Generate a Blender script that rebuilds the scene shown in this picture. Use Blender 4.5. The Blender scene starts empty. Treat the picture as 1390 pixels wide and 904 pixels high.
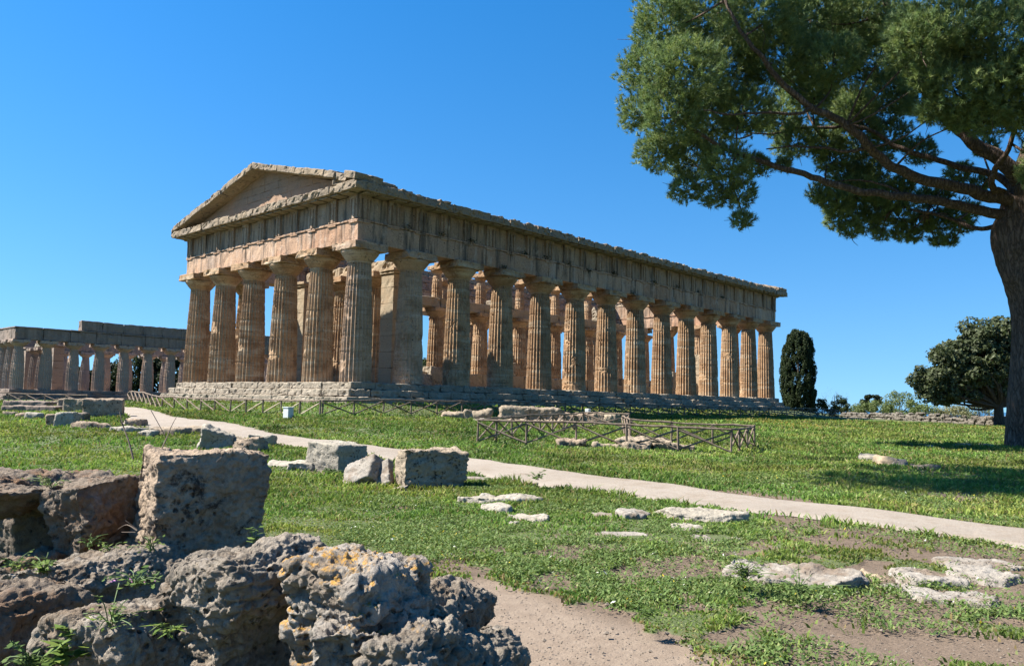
import bpy, math, random
import numpy as np
from mathutils import Matrix, Vector

# ------------------------------------------------------------------ camera, light, exposure
S = bpy.context.scene
COL = S.collection
R_ = math.radians
CAM = np.array([-30.527, -42.143, -1.0435])
YAW, PITCH, ROLL, FPX = 0.751989, 0.0859212, 0.0206123, 1085.594
_f = np.array([math.cos(PITCH)*math.cos(YAW), math.cos(PITCH)*math.sin(YAW), math.sin(PITCH)])
_r0 = np.array([math.sin(YAW), -math.cos(YAW), 0.0])
_u0 = np.cross(_r0, _f)
_r = math.cos(ROLL)*_r0 + math.sin(ROLL)*_u0
_u = -math.sin(ROLL)*_r0 + math.cos(ROLL)*_u0
cd = bpy.data.cameras.new('camera'); cam = bpy.data.objects.new('camera', cd); COL.objects.link(cam)
cd.sensor_width = 36.0; cd.lens = 36.0*FPX/1390.0; cd.clip_start = 0.1; cd.clip_end = 60000
m = Matrix(((_r[0], _u[0], -_f[0], CAM[0]), (_r[1], _u[1], -_f[1], CAM[1]), (_r[2], _u[2], -_f[2], CAM[2]), (0, 0, 0, 1)))
cam.matrix_world = m
S.camera = cam

SUN_AZ, SUN_EL = 133.0, 50.0
w = bpy.data.worlds.new('World'); S.world = w; w.use_nodes = True
nt = w.node_tree; nt.nodes.clear()
sky = nt.nodes.new('ShaderNodeTexSky'); sky.sky_type = 'NISHITA'; sky.sun_disc = False
sky.sun_elevation = R_(SUN_EL); sky.sun_rotation = R_(90-SUN_AZ)
sky.air_density = 1.25; sky.dust_density = 0.1; sky.ozone_density = 3.5; sky.altitude = 0
hs = nt.nodes.new('ShaderNodeHueSaturation'); hs.inputs['Hue'].default_value = 0.503; hs.inputs['Saturation'].default_value = 1.40
bg = nt.nodes.new('ShaderNodeBackground'); bg.inputs['Strength'].default_value = 0.067
ow = nt.nodes.new('ShaderNodeOutputWorld')
tc = nt.nodes.new('ShaderNodeTexCoord'); mv = nt.nodes.new('ShaderNodeVectorMath'); mv.operation = 'MULTIPLY_ADD'
mv.inputs[1].default_value = (1, 1, .8); mv.inputs[2].default_value = (0, 0, .155); nv = nt.nodes.new('ShaderNodeVectorMath'); nv.operation = 'NORMALIZE'
nt.links.new(tc.outputs['Generated'], mv.inputs[0]); nt.links.new(mv.outputs[0], nv.inputs[0]); nt.links.new(nv.outputs[0], sky.inputs['Vector'])
nt.links.new(sky.outputs[0], hs.inputs['Color']); nt.links.new(hs.outputs[0], bg.inputs[0]); nt.links.new(bg.outputs[0], ow.inputs[0])
sl = bpy.data.lights.new('sun', 'SUN'); sl.energy = 5.0; sl.angle = R_(0.53); sl.color = (1.0, 0.945, 0.86)
so = bpy.data.objects.new('sun', sl); COL.objects.link(so)
SUNV = Vector((math.cos(R_(SUN_AZ))*math.cos(R_(SUN_EL)), math.sin(R_(SUN_AZ))*math.cos(R_(SUN_EL)), math.sin(R_(SUN_EL))))
so.rotation_euler = SUNV.to_track_quat('Z', 'Y').to_euler(); so.location = (0, 0, 60)
S.view_settings.view_transform = 'Standard'; S.view_settings.look = 'None'
S.view_settings.exposure = 1.54; S.view_settings.gamma = 1.0; S.view_settings.use_curve_mapping = False
S.render.engine = 'CYCLES'
S.cycles.max_bounces = 6; S.cycles.diffuse_bounces = 3; S.cycles.transparent_max_bounces = 6
try: S.cycles.use_denoising = True
except Exception: pass

rng = np.random.default_rng(7); random.seed(7)

# ------------------------------------------------------------------ noise
_perm = np.random.default_rng(1).permutation(256); _val = np.random.default_rng(2).random(256)*2-1
_hv = np.random.default_rng(3).random((256, 3))
def _h(ix, iy, iz): return _perm[(_perm[(_perm[ix & 255]+iy) & 255]+iz) & 255]
def vn(P):
    P = np.asarray(P, float); I = np.floor(P).astype(np.int64); F = P-I; F = F*F*F*(F*(F*6-15)+10)
    ix, iy, iz = I.T; fx, fy, fz = F.T; out = 0
    for a in (0, 1):
        for b in (0, 1):
            for c in (0, 1):
                wgt = (fx if a else 1-fx)*(fy if b else 1-fy)*(fz if c else 1-fz)
                out = out+wgt*_val[_h(ix+a, iy+b, iz+c)]
    return out
def fbm(P, o=4, lac=2.07, g=.5):
    P = np.asarray(P, float); s = 0; a = 1.; t = 0
    for k in range(o): s = s+a*vn(P*lac**k+17.3*k); t += a; a *= g
    return s/t*1.6
def worley(P):
    P = np.asarray(P, float); I = np.floor(P).astype(np.int64); best = np.full(len(P), 9.)
    for a in (-1, 0, 1):
        for b in (-1, 0, 1):
            for c in (-1, 0, 1):
                J = I+np.array([a, b, c]); q = J+_hv[_h(J[:, 0], J[:, 1], J[:, 2])]
                best = np.minimum(best, ((P-q)**2).sum(1))
    return np.sqrt(best)
def n2(x, y, s, o=3, z=0.): return fbm(np.stack([np.asarray(x)*s, np.asarray(y)*s, np.full(np.shape(x), z)], -1).reshape(-1, 3), o).reshape(np.shape(x))
def sstep(a, b, x): t = np.clip((x-a)/(b-a), 0, 1); return t*t*(3-2*t)

# ------------------------------------------------------------------ terrain
def terr(x, y):
    x = np.asarray(x, float); y = np.asarray(y, float)
    dx = np.maximum(np.maximum(-2.5-x, x-60.5), 0); dy = np.maximum(np.maximum(-2.5-y, y-24.5), 0); dr = np.hypot(dx, dy)
    z = np.interp(dr, [0, 1, 4, 10, 20, 30, 400], [-1.40, -1.50, -1.95, -2.2, -2.5, -2.68, -2.75])
    south = sstep(22, 45, y)*sstep(0, 40, 40+x); z = z*(1-south)+np.maximum(z, -2.0)*south
    z = z+.035*n2(x, y, .35, 2)+.07*n2(x, y, .09, 2, 5.)
    R = np.hypot(x-CAM[0], y-CAM[1])
    return z-19*sstep(170, 900, R)-np.clip(R-900, 0, 600)*.05
def ray(px, py):
    d = _f+_r*((px-695)/FPX)-_u*((py-452)/FPX); return d
def at(px, py, d): return CAM+ray(px, py)*d
def gnd(px, py, up=0.):
    D = ray(px, py); t = 8.
    for _ in range(60):
        P = CAM+D*t; e = P[2]-float(terr(P[0], P[1]))-up; t = max(2., min(t+e/max(1e-3, -D[2])*.6, 160))
    P = CAM+D*t; return np.array([P[0], P[1], float(terr(P[0], P[1]))]), t
FWD = np.array([math.cos(YAW), math.sin(YAW), 0.]); RGT = _r0.copy(); UP = np.array([0, 0, 1.])

path_px = [(1500, 727, 776), (1390, 712, 752), (1240, 695, 727), (1100, 680, 706), (960, 666, 690), (800, 646, 666), (740, 639.5, 656),
           (620, 622.5, 635), (540, 612, 622), (430, 598.5, 606), (330, 586, 592.5), (240, 573, 580)]
_pl = []
for x_, a_, b_ in path_px:
    A, _ = gnd(x_, a_); B, _ = gnd(x_, b_); C_ = (A+B)/2
    _pl.append((C_[0], C_[1], abs(np.dot((A-B)[:2], [0.38, 0.925]))/2))
for q_ in ((205, 566, 1.05), (189, 559, 1.0), (172, 555, 1.0), (130, 551.5, 1.0), (40, 548.5, 1.0)): _pl.append((*gnd(q_[0], q_[1])[0][:2], q_[2]))
_a0 = np.array(_pl[0][:2]); _d0 = _a0-np.array(_pl[1][:2]); _d0 /= np.linalg.norm(_d0); _pl.insert(0, (*(_a0+_d0*10), _pl[0][2]))
PL = np.array(_pl)
def path_sd(x, y):
    x = np.asarray(x, float); y = np.asarray(y, float); best = np.full(x.shape, 99.)
    for i in range(len(PL)-1):
        a = PL[i]; b = PL[i+1]; ab = b[:2]-a[:2]; L = ab@ab
        t = np.clip(((x-a[0])*ab[0]+(y-a[1])*ab[1])/L, 0, 1)
        d = np.hypot(x-a[0]-t*ab[0], y-a[1]-t*ab[1])-(a[2]+t*(b[2]-a[2])); best = np.minimum(best, d)
    return best
# bare track in the right foreground
_tk = [gnd(645, 800)[0][:2], gnd(700, 838)[0][:2], gnd(780, 885)[0][:2], gnd(850, 930)[0][:2]]
def track_sd(x, y):
    x = np.asarray(x, float); y = np.asarray(y, float); best = np.full(x.shape, 99.)
    for i in range(3):
        a = np.array(_tk[i]); ab = np.array(_tk[i+1])-a; L = ab@ab
        t = np.clip(((x-a[0])*ab[0]+(y-a[1])*ab[1])/L, 0, 1)
        best = np.minimum(best, np.hypot(x-a[0]-t*ab[0], y-a[1]-t*ab[1])-(.42+.15*(i+t)))
    return best
def camspace(x, y):
    dx = np.asarray(x)-CAM[0]; dy = np.asarray(y)-CAM[1]; return dx*FWD[0]+dy*FWD[1], dx*RGT[0]+dy*RGT[1]
def bare(x, y):
    """0 = thick grass, 1 = bare soil"""
    fd, rt = camspace(x, y)
    near = sstep(12.5, 8.5, fd)*sstep(-1.8, .2, rt)
    n = .55*n2(x, y, .9, 4)+.85*n2(x, y, 3.2, 4, 3.)
    b = sstep(.02, .26, n-.05+.12*near*sstep(-1, 1.5, rt))*near
    b = np.maximum(b, sstep(.35, .7, n2(x, y, .5, 4, 9.))*.8*sstep(30, 12, fd))
    b = np.maximum(b, sstep(.16, -.10, track_sd(x, y)+.22*n2(x, y, 2.2, 3, 2.)))
    b = np.maximum(b, sstep(.03, -.06, path_sd(x, y)+.14*n2(x, y, 2.4, 4, 4.)))
    return np.clip(b, 0, 1)

# ------------------------------------------------------------------ mesh helpers
def mk(name, V, Fs, mat=None, parent=None, smooth=False, loc=None, col=None, uv=None):
    V = np.asarray(V, np.float32)
    me = bpy.data.meshes.new(name)
    Fs = [np.asarray(f, np.int32) for f in Fs if len(f)]
    if loc is not None: V = V-np.asarray(loc, np.float32)
    me.vertices.add(len(V)); me.vertices.foreach_set('co', V.ravel())
    nl = sum(f.size for f in Fs); npoly = sum(len(f) for f in Fs)
    me.loops.add(nl); me.polygons.add(npoly)
    me.loops.foreach_set('vertex_index', np.concatenate([f.ravel() for f in Fs]))
    tot = np.concatenate([np.full(len(f), f.shape[1], np.int32) for f in Fs]); st = np.concatenate([[0], np.cumsum(tot)[:-1]]).astype(np.int32)
    me.polygons.foreach_set('loop_start', st)
    me.polygons.foreach_set('use_smooth', np.full(npoly, bool(smooth)))
    me.update(calc_edges=True)
    if col is not None:
        a = me.color_attributes.new('tint', 'FLOAT_COLOR', 'POINT'); c = np.ones((len(V), 4), np.float32); c[:, :3] = col; a.data.foreach_set('color', c.ravel())
    if mat: me.materials.append(mat)
    o = bpy.data.objects.new(name, me); COL.objects.link(o)
    if loc is not None and parent is None: o.location = loc
    if parent is not None:
        o.parent = parent
    return o
def tag(o, label, cat, group=None):
    o['label'] = label; o['category'] = cat
    if group: o['group'] = group
    return o
def empty(name, loc=(0, 0, 0), rz=0., label=None, cat=None, group=None):
    o = bpy.data.objects.new(name, None); COL.objects.link(o); o.location = loc; o.rotation_euler.z = rz; o.empty_display_size = .3
    if label: tag(o, label, cat, group)
    return o
class MB:
    def __init__(s): s.V = []; s.Q = []; s.T = []; s.n = 0
    def add(s, V, Q=None, T=None):
        V = np.asarray(V, float)
        if Q is not None and len(Q): s.Q.append(np.asarray(Q)+s.n)
        if T is not None and len(T): s.T.append(np.asarray(T)+s.n)
        s.V.append(V); s.n += len(V)
    def build(s, name, mat, parent=None, smooth=False, loc=None, off=None):
        V = np.concatenate(s.V)
        if off is not None: V = V-np.asarray(off)
        F = ([np.concatenate(s.Q)] if s.Q else [])+([np.concatenate(s.T)] if s.T else [])
        return mk(name, V, F, mat, parent, smooth, loc)
def gbox(c, s, step=.4, yaw=0., r=.03, amp=.015, freq=2., tilt=(0, 0), chip=0.):
    s = np.asarray(s, float); h = s/2; r = min(r, h.min()*.8)
    ax = []
    for k in range(3):
        n = max(2, int(round(s[k]/step))+1)
        a = np.concatenate([[-h[k], -h[k]+.6*r], np.linspace(-h[k]+1.6*r, h[k]-1.6*r, n) if h[k] > 1.7*r else [0.], [h[k]-.6*r, h[k]]]); ax.append(np.unique(a))
    Vs = []; Qs = []; n0 = 0
    for k in range(3):
        i, j = [(1, 2), (2, 0), (0, 1)][k]
        for sg in (-1, 1):
            A, B = np.meshgrid(ax[i], ax[j], indexing='ij'); P = np.zeros(A.shape+(3,)); P[..., i] = A; P[..., j] = B; P[..., k] = sg*h[k]
            na, nb = A.shape; idx = np.arange(na*nb).reshape(na, nb)
            q = np.stack([idx[:-1, :-1], idx[1:, :-1], idx[1:, 1:], idx[:-1, 1:]], -1).reshape(-1, 4)
            if sg < 0: q = q[:, ::-1]
            Vs.append(P.reshape(-1, 3)); Qs.append(q+n0); n0 += na*nb
    V = np.concatenate(Vs); inner = np.clip(V, -(h-r), h-r); d = V-inner; L = np.linalg.norm(d, axis=1, keepdims=True); nrm = d/np.maximum(L, 1e-9)
    V = inner+nrm*r
    tx, ty = tilt
    if tx or ty:
        cx, sx = math.cos(tx), math.sin(tx); V = V@np.array([[1, 0, 0], [0, cx, -sx], [0, sx, cx]]).T; nrm = nrm@np.array([[1, 0, 0], [0, cx, -sx], [0, sx, cx]]).T
        cy, sy = math.cos(ty), math.sin(ty); M = np.array([[cy, 0, sy], [0, 1, 0], [-sy, 0, cy]]); V = V@M.T; nrm = nrm@M.T
    cz, sz = math.cos(yaw), math.sin(yaw); M = np.array([[cz, -sz, 0], [sz, cz, 0], [0, 0, 1]]); V = V@M.T; nrm = nrm@M.T
    V = V+np.asarray(c)
    if amp:
        dsp = amp*fbm(V*freq, 3)
        if chip: dsp = dsp-chip*np.maximum(0, fbm(V*freq*1.7+40, 3)-.15)
        V = V+nrm*dsp[:, None]
    return V, np.concatenate(Qs)
def tube(pts, rad, sides=10, cap=True, bark=0., fr=3.):
    pts = np.asarray(pts, float); n = len(pts); rad = np.asarray(rad, float)
    T = np.gradient(pts, axis=0); T /= np.linalg.norm(T, axis=1, keepdims=True)
    ref = np.array([0, 0, 1.]) if abs(T[0][2]) < .8 else np.array([1., 0, 0]); V = []
    U = np.cross(T[0], ref); U /= np.linalg.norm(U)
    th = np.linspace(0, 2*math.pi, sides, endpoint=False)
    for i in range(n):
        U = U-T[i]*(U@T[i]); U /= np.linalg.norm(U); W = np.cross(T[i], U)
        ring = np.cos(th)[:, None]*U+np.sin(th)[:, None]*W
        rr = np.full(sides, rad[i])
        if bark: rr = rr*(1+bark*fbm(np.stack([np.cos(th)*fr, np.sin(th)*fr, np.full(sides, i*.16)], -1)+pts[0], 3))
        V.append(pts[i]+ring*rr[:, None])
    V = np.concatenate(V); idx = np.arange(n*sides).reshape(n, sides); nx = np.roll(idx, -1, 1)
    Q = np.stack([idx[:-1], nx[:-1], nx[1:], idx[1:]], -1).reshape(-1, 4); Tt = []
    if cap:
        V = np.concatenate([V, pts[:1], pts[-1:]]); a = n*sides
        Tt = np.concatenate([np.stack([nx[0], idx[0], np.full(sides, a)], -1), np.stack([idx[-1], nx[-1], np.full(sides, a+1)], -1)])
    return V, Q, Tt
def smooth_pts(pts, k=6):
    pts = np.asarray(pts, float); t = np.arange(len(pts)); tt = np.linspace(0, len(pts)-1, (len(pts)-1)*k+1); out = []
    for u in tt:
        i = min(int(u), len(pts)-2); f = u-i; p0 = pts[max(i-1, 0)]; p1 = pts[i]; p2 = pts[i+1]; p3 = pts[min(i+2, len(pts)-1)]
        out.append(.5*((2*p1)+(-p0+p2)*f+(2*p0-5*p1+4*p2-p3)*f*f+(-p0+3*p1-3*p2+p3)*f**3))
    return np.array(out)

# ------------------------------------------------------------------ materials
class NB:
    def __init__(s, name):
        s.m = bpy.data.materials.new(name); s.m.use_nodes = True; s.t = s.m.node_tree; s.t.nodes.clear()
        s.out = s.n('ShaderNodeOutputMaterial'); s.b = s.n('ShaderNodeBsdfPrincipled'); s.l(s.b.outputs[0], s.out.inputs[0])
        s.b.inputs['Roughness'].default_value = .9; s.b.inputs['Specular IOR Level'].default_value = .25
    def n(s, t): return s.t.nodes.new(t)
    def l(s, a, b): s.t.links.new(a, b)
    def val(s, v, i):
        if hasattr(v, 'links') or hasattr(v, 'is_linked'): s.l(v, i)
        else: i.default_value = v
    def noise(s, vec, scale, detail=5, rough=.55, dist=0.):
        n = s.n('ShaderNodeTexNoise'); n.inputs['Scale'].default_value = scale; n.inputs['Detail'].default_value = detail; n.inputs['Roughness'].default_value = rough; n.inputs['Distortion'].default_value = dist
        s.l(vec, n.inputs['Vector']); return n.outputs['Fac']
    def vor(s, vec, scale, feat='F1'):
        n = s.n('ShaderNodeTexVoronoi'); n.feature = feat; n.inputs['Scale'].default_value = scale; s.l(vec, n.inputs['Vector']); return n.outputs['Distance']
    def mapr(s, v, a, b, c=0., d=1.):
        n = s.n('ShaderNodeMapRange'); n.interpolation_type = 'SMOOTHSTEP'
        for k, x in zip(('From Min', 'From Max', 'To Min', 'To Max'), (a, b, c, d)): n.inputs[k].default_value = x
        s.l(v, n.inputs['Value']); return n.outputs[0]
    def mix(s, f, a, b, mode='MIX'):
        n = s.n('ShaderNodeMix'); n.data_type = 'RGBA'; n.blend_type = mode
        s.val(f, n.inputs[0])
        for v, i in ((a, n.inputs[6]), (b, n.inputs[7])):
            if isinstance(v, (tuple, list)): i.default_value = (*v, 1.)
            else: s.l(v, i)
        return n.outputs[2]
    def math(s, op, a, b=0.):
        n = s.n('ShaderNodeMath'); n.operation = op; s.val(a, n.inputs[0]); s.val(b, n.inputs[1]); return n.outputs[0]
    def scalev(s, vec, v):
        n = s.n('ShaderNodeVectorMath'); n.operation = 'MULTIPLY'; s.l(vec, n.inputs[0]); n.inputs[1].default_value = v; return n.outputs[0]
    def pos(s): return s.n('ShaderNodeNewGeometry').outputs['Position']
    def nrmz(s):
        x = s.n('ShaderNodeSeparateXYZ'); s.l(s.n('ShaderNodeNewGeometry').outputs['Normal'], x.inputs[0]); return x.outputs[2]
    def bump(s, h, strength=.5, dist=.02):
        b = s.n('ShaderNodeBump'); b.inputs['Strength'].default_value = strength; b.inputs['Distance'].default_value = dist; s.l(h, b.inputs['Height']); s.l(b.outputs[0], s.b.inputs['Normal'])
    def done(s, col, rough=None):
        if isinstance(col, tuple): s.b.inputs['Base Color'].default_value = (*col, 1)
        else: s.l(col, s.b.inputs['Base Color'])
        if rough is not None: s.b.inputs['Roughness'].default_value = rough
        return s.m
def stone(name, c1, c2, dark=(.045, .042, .035), s=1., lich=.45, band=.0, bandcol=None, pit=.5, bmp=.6, bd=.03, streak=0., orange=None, pale=None, joint=None, dirtcol=None, isl=.0, isc=None, orr=0., speck=.45, holes=0.):
    k = NB(name); p = k.pos()
    c = k.mix(k.mapr(k.noise(p, .55*s, 6, .6), .36, .64), c1, c2)
    gi = k.n('ShaderNodeNewGeometry').outputs['Random Per Island']
    c = k.mix(k.math('MULTIPLY', gi, isl), c, isc or tuple(x*.62 for x in c2)); 
    if orr: c = k.mix(k.math('MULTIPLY', k.mapr(k.n('ShaderNodeObjectInfo').outputs['Random'], .35, 1.), orr), c, dirtcol or tuple(x*.6 for x in c2))
    if band:
        bz = k.noise(k.scalev(p, (.3, .3, 3.)), .9*s, 7, .68); c = k.mix(k.mapr(bz, .48, .68, 0, band), c, bandcol)
        bz2 = k.noise(k.scalev(p, (.5, .5, 9.)), 1.3*s, 4, .6); c = k.mix(k.mapr(bz2, .56, .7, 0, band*.7), c, dark)
    if streak:
        st = k.noise(k.scalev(p, (2.2, 2.2, .22)), 1.2*s, 4, .6); c = k.mix(k.mapr(st, .47, .66, 0, streak), c, dark)
        st2 = k.noise(k.scalev(p, (1.6, 1.6, .3)), 1.0*s, 4, .6); c = k.mix(k.mapr(st2, .52, .72, 0, streak), c, pale or (.42, .38, .32))
    if pale: c = k.mix(k.mapr(k.noise(p, 1.6*s, 7, .68), .55, .72, 0, .75), c, pale)
    if dirtcol: c = k.mix(k.mapr(k.noise(p, 1.1*s, 6, .65), .47, .66, 0, .8), c, dirtcol)
    fine = k.noise(p, 9*s, 6, .7); c = k.mix(k.mapr(fine, .35, .68, .0, speck), c, k.mix(.5, c, dark), 'MIX')
    if holes:
        hv = k.mapr(k.vor(k.scalev(p, (1., 1., 1.35)), 1.35), .05, .085, holes, 0); c = k.mix(hv, c, (.02, .016, .012))
        hv2 = k.mapr(k.vor(p, 3.4), .07, .13, holes*.8, 0); c = k.mix(k.math('MULTIPLY', hv2, k.mapr(k.noise(p, .8, 3), .5, .6)), c, (.025, .02, .015))
    L = k.noise(p, 2.6*s, 8, .72, .3); c = k.mix(k.mapr(L, .70-.24*lich, .80-.22*lich, 0, .92), c, dark)
    wv = k.n('ShaderNodeTexNoise'); wv.inputs['Scale'].default_value = 5*s; wv.inputs['Detail'].default_value = 4; k.l(p, wv.inputs['Vector']); wa_ = k.n('ShaderNodeVectorMath'); wa_.operation = 'MULTIPLY_ADD'; k.l(wv.outputs['Color'], wa_.inputs[0]); wa_.inputs[1].default_value = (.22/s, .22/s, .12/s); k.l(p, wa_.inputs[2])
    v = k.vor(wa_.outputs[0], 7*s); pits = k.mapr(v, .12, .34, 1, 0); big = k.mapr(k.noise(p, 1.3*s, 4), .46, .6)
    pm = k.math('MULTIPLY', pits, big); c = k.mix(k.math('MULTIPLY', pm, pit), c, dark)
    if orange:
        f = k.math('MULTIPLY', k.mapr(k.noise(p, 7*s, 7, .7), .47, .56), k.mapr(k.nrmz(), .25, .8))
        f = k.math('MULTIPLY', f, k.mapr(k.noise(p, 1.9*s, 3), orange, orange+.1)); c = k.mix(k.math('MULTIPLY', f, .9), c, (.47, .25, .045))
    h = k.math('SUBTRACT', k.math('ADD', k.math('MULTIPLY', fine, .6), k.math('MULTIPLY', L, .9)), k.math('MULTIPLY', pm, .8))
    k.bump(h, bmp, bd); return k.done(c)
M = {}
M['column'] = stone('travertine_column', (0.418, 0.273, 0.157), (0.343, 0.218, 0.118), band=.8, bandcol=(0.476, 0.392, 0.277), lich=.26, pit=.8, dirtcol=(0.214, 0.120, 0.061), bmp=.6, bd=.04, speck=.5, holes=1., orr=.45)
M['column_grey'] = stone('travertine_column_grey', (0.442, 0.306, 0.205), (0.357, 0.249, 0.166), band=.75, bandcol=(0.504, 0.392, 0.304), lich=.3, pit=.8, dirtcol=(0.264, 0.162, 0.094), bmp=.6, bd=.04, speck=.5, holes=1., orr=.45)
M['entab'] = stone('travertine_entablature', (0.488, 0.320, 0.206), (0.420, 0.284, 0.193), lich=.27, streak=.75, pale=(0.507, 0.384, 0.293), pit=.6, bmp=.7, bd=.06, isl=.75, isc=(0.333, 0.175, 0.097), speck=.65, holes=1.)
M['frieze'] = stone('travertine_frieze', (0.396, 0.269, 0.175), (0.341, 0.241, 0.162), lich=.28, streak=.75, pale=(0.442, 0.345, 0.264), pit=.5, bmp=.7, bd=.06, isl=.5, isc=(0.249, 0.147, 0.090), speck=.65, holes=1.)
M['cornice'] = stone('travertine_cornice', (0.316, 0.236, 0.154), (0.268, 0.210, 0.150), lich=.5, pale=(0.419, 0.342, 0.269), pit=.7, bmp=.9, bd=.07, isl=.3, speck=.6)
M['tymp'] = stone('travertine_tympanum', (0.329, 0.210, 0.136), (0.286, 0.196, 0.136), lich=.25, band=.3, bandcol=(0.382, 0.274, 0.194), pit=.5, bmp=.6, bd=.05)
M['krepis'] = stone('travertine_steps', (0.340, 0.286, 0.217), (0.272, 0.228, 0.169), lich=.42, pale=(0.443, 0.398, 0.328), pit=.6, bmp=.9, bd=.07, isl=.4, isc=(0.204, 0.166, 0.121), speck=.6)
M['cella'] = stone('travertine_cella', (0.333, 0.243, 0.154), (0.291, 0.234, 0.158), lich=.2, band=.4, bandcol=(0.342, 0.297, 0.219), pit=.5)
M['backing'] = stone('travertine_backing', (0.281, 0.191, 0.140), (0.246, 0.183, 0.140), lich=.42, pit=.9, bmp=.9, bd=.08)
M['basil'] = stone('grey_travertine', (0.383, 0.272, 0.196), (0.320, 0.238, 0.185), lich=.3, band=.4, bandcol=(0.432, 0.341, 0.275), pit=.5)
M['basil_lit'] = stone('lit_through_travertine', (0.289, 0.222, 0.176), (0.245, 0.197, 0.161), lich=.22, band=.4, bandcol=(0.260, 0.247, 0.225), pit=.5)  # inner columns: tone of light coming through the colonnade, put into the stone colour
M['basil_top'] = stone('dark_travertine', (0.239, 0.181, 0.140), (0.191, 0.149, 0.120), lich=.5, streak=.35, pale=(0.335, 0.266, 0.216), pit=.5)
M['wallstone'] = stone('boundary_wall_stone', (.20, .175, .14), (.15, .13, .105), lich=.5, pale=(.27, .245, .205), pit=.7, bmp=.9, bd=.05, isl=.5, speck=.6)
M['rock'] = stone('rock_grey', (0.322, 0.272, 0.214), (0.216, 0.181, 0.139), dark=(0.035, 0.031, 0.025), s=2.8, lich=.5, pale=(0.451, 0.413, 0.367), pit=.9, bmp=1., bd=.05, dirtcol=(0.192, 0.138, 0.091), speck=.75)
M['rock_orange'] = stone('rock_grey_orange_lichen', (0.348, 0.309, 0.260), (0.249, 0.213, 0.172), dark=(0.038, 0.032, 0.028), s=2.8, lich=.42, pale=(0.472, 0.450, 0.414), pit=.9, bmp=1., bd=.05, orange=.44, dirtcol=(0.207, 0.161, 0.115), speck=.7)
M['rock_dark'] = stone('rock_dark_lichen', (0.372, 0.281, 0.197), (0.257, 0.197, 0.140), dark=(0.030, 0.021, 0.017), s=2.2, lich=.72, pale=(0.513, 0.418, 0.315), pit=.9, bmp=1., bd=.05, speck=.75)
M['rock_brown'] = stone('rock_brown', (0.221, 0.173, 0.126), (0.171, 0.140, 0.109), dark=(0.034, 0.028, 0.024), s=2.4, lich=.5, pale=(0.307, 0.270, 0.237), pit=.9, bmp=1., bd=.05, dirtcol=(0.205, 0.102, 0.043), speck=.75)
M['block_pale'] = stone('block_pale', (0.359, 0.322, 0.257), (0.278, 0.246, 0.195), s=1.8, lich=.42, pale=(0.465, 0.436, 0.382), pit=.8, bmp=1., bd=.04, speck=.6)
M['block_dark'] = stone('block_dark', (0.317, 0.255, 0.182), (0.244, 0.193, 0.137), dark=(0.028, 0.023, 0.017), s=2., lich=.64, pale=(0.420, 0.350, 0.273), pit=.8, bmp=1., bd=.04, speck=.6)
M['slab'] = stone('slab_pale', (0.283, 0.254, 0.215), (0.233, 0.203, 0.166), s=2.6, lich=.34, pale=(0.355, 0.333, 0.297), pit=.6, bmp=.9, bd=.03, dirtcol=(0.160, 0.113, 0.076), speck=.6)
def mat_wood():
    k = NB('weathered_wood'); p = k.pos(); c = k.mix(k.mapr(k.noise(p, 6, 5), .35, .65), (.11, .08, .058), (.20, .155, .115)); return k.done(c, .85)
M['wood'] = mat_wood()
def mat_woodlight():
    k = NB('sunlit_wood'); p = k.pos(); c = k.mix(k.mapr(k.noise(p, 6, 5), .35, .65), (.45, .38, .28), (.36, .28, .2)); return k.done(c, .85)  # paler copy of the fence wood, sunlight on some braces put into its colour
M['wood_lit'] = mat_woodlight()
def mat_plain(name, c, r=.6):
    k = NB(name); p = k.pos(); return k.done(k.mix(k.mapr(k.noise(p, 8, 4), .3, .7), tuple(x*.85 for x in c), c), r)
M['slabdark'] = mat_plain('pebble_grey', (0.165, 0.135, 0.105), .9)
M['white'] = mat_plain('white_plastic', (0.496, 0.528, 0.512), .5)
M['grey_metal'] = mat_plain('grey_metal', (.25, .26, .26), .4)
def mat_leaf(name, tr=.3, gloss=.45, mul=1.):
    k = NB(name); a = k.n('ShaderNodeAttribute'); a.attribute_name = 'tint'
    c = a.outputs['Color']
    k.l(c, k.b.inputs['Base Color']); k.b.inputs['Roughness'].default_value = gloss; k.b.inputs['Specular IOR Level'].default_value = .12
    t = k.n('ShaderNodeBsdfTranslucent'); g = k.mix(.5, c, (.9, 1., .35), 'MULTIPLY'); k.l(g, t.inputs[0])
    mx = k.n('ShaderNodeMixShader'); mx.inputs[0].default_value = tr; k.l(k.b.outputs[0], mx.inputs[1]); k.l(t.outputs[0], mx.inputs[2]); k.l(mx.outputs[0], k.out.inputs[0]); return k.m
M['grass'] = mat_leaf('grass_blades', .4, .65); M['leaf'] = mat_leaf('leaves', .3, .6); M['needle'] = mat_leaf('needles', .3, .5)
def mat_bark(name, c1, c2, s=1.):
    k = NB(name); p = k.pos(); q = k.scalev(p, (3.6*s, 3.6*s, .8*s)); ds = k.n('ShaderNodeVectorMath'); ds.operation = 'MULTIPLY_ADD'; nz = k.n('ShaderNodeTexNoise'); nz.inputs['Scale'].default_value = 1.7; nz.inputs['Detail'].default_value = 5; k.l(q, nz.inputs['Vector']); k.l(nz.outputs['Color'], ds.inputs[0]); ds.inputs[1].default_value = (1.3, 1.3, 1.3); k.l(q, ds.inputs[2]); q = ds.outputs[0]; v = k.vor(q, 1.5, 'DISTANCE_TO_EDGE'); n = k.noise(q, 3.5, 7, .7)
    c = k.mix(k.mapr(n, .35, .65), c1, c2); c = k.mix(k.mapr(v, .0, .13, .7, 0), c, (.03, .021, .016))
    k.bump(k.math('ADD', k.mapr(v, 0, .25), k.math('MULTIPLY', n, .7)), 1., .06); return k.done(c, .9)
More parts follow.
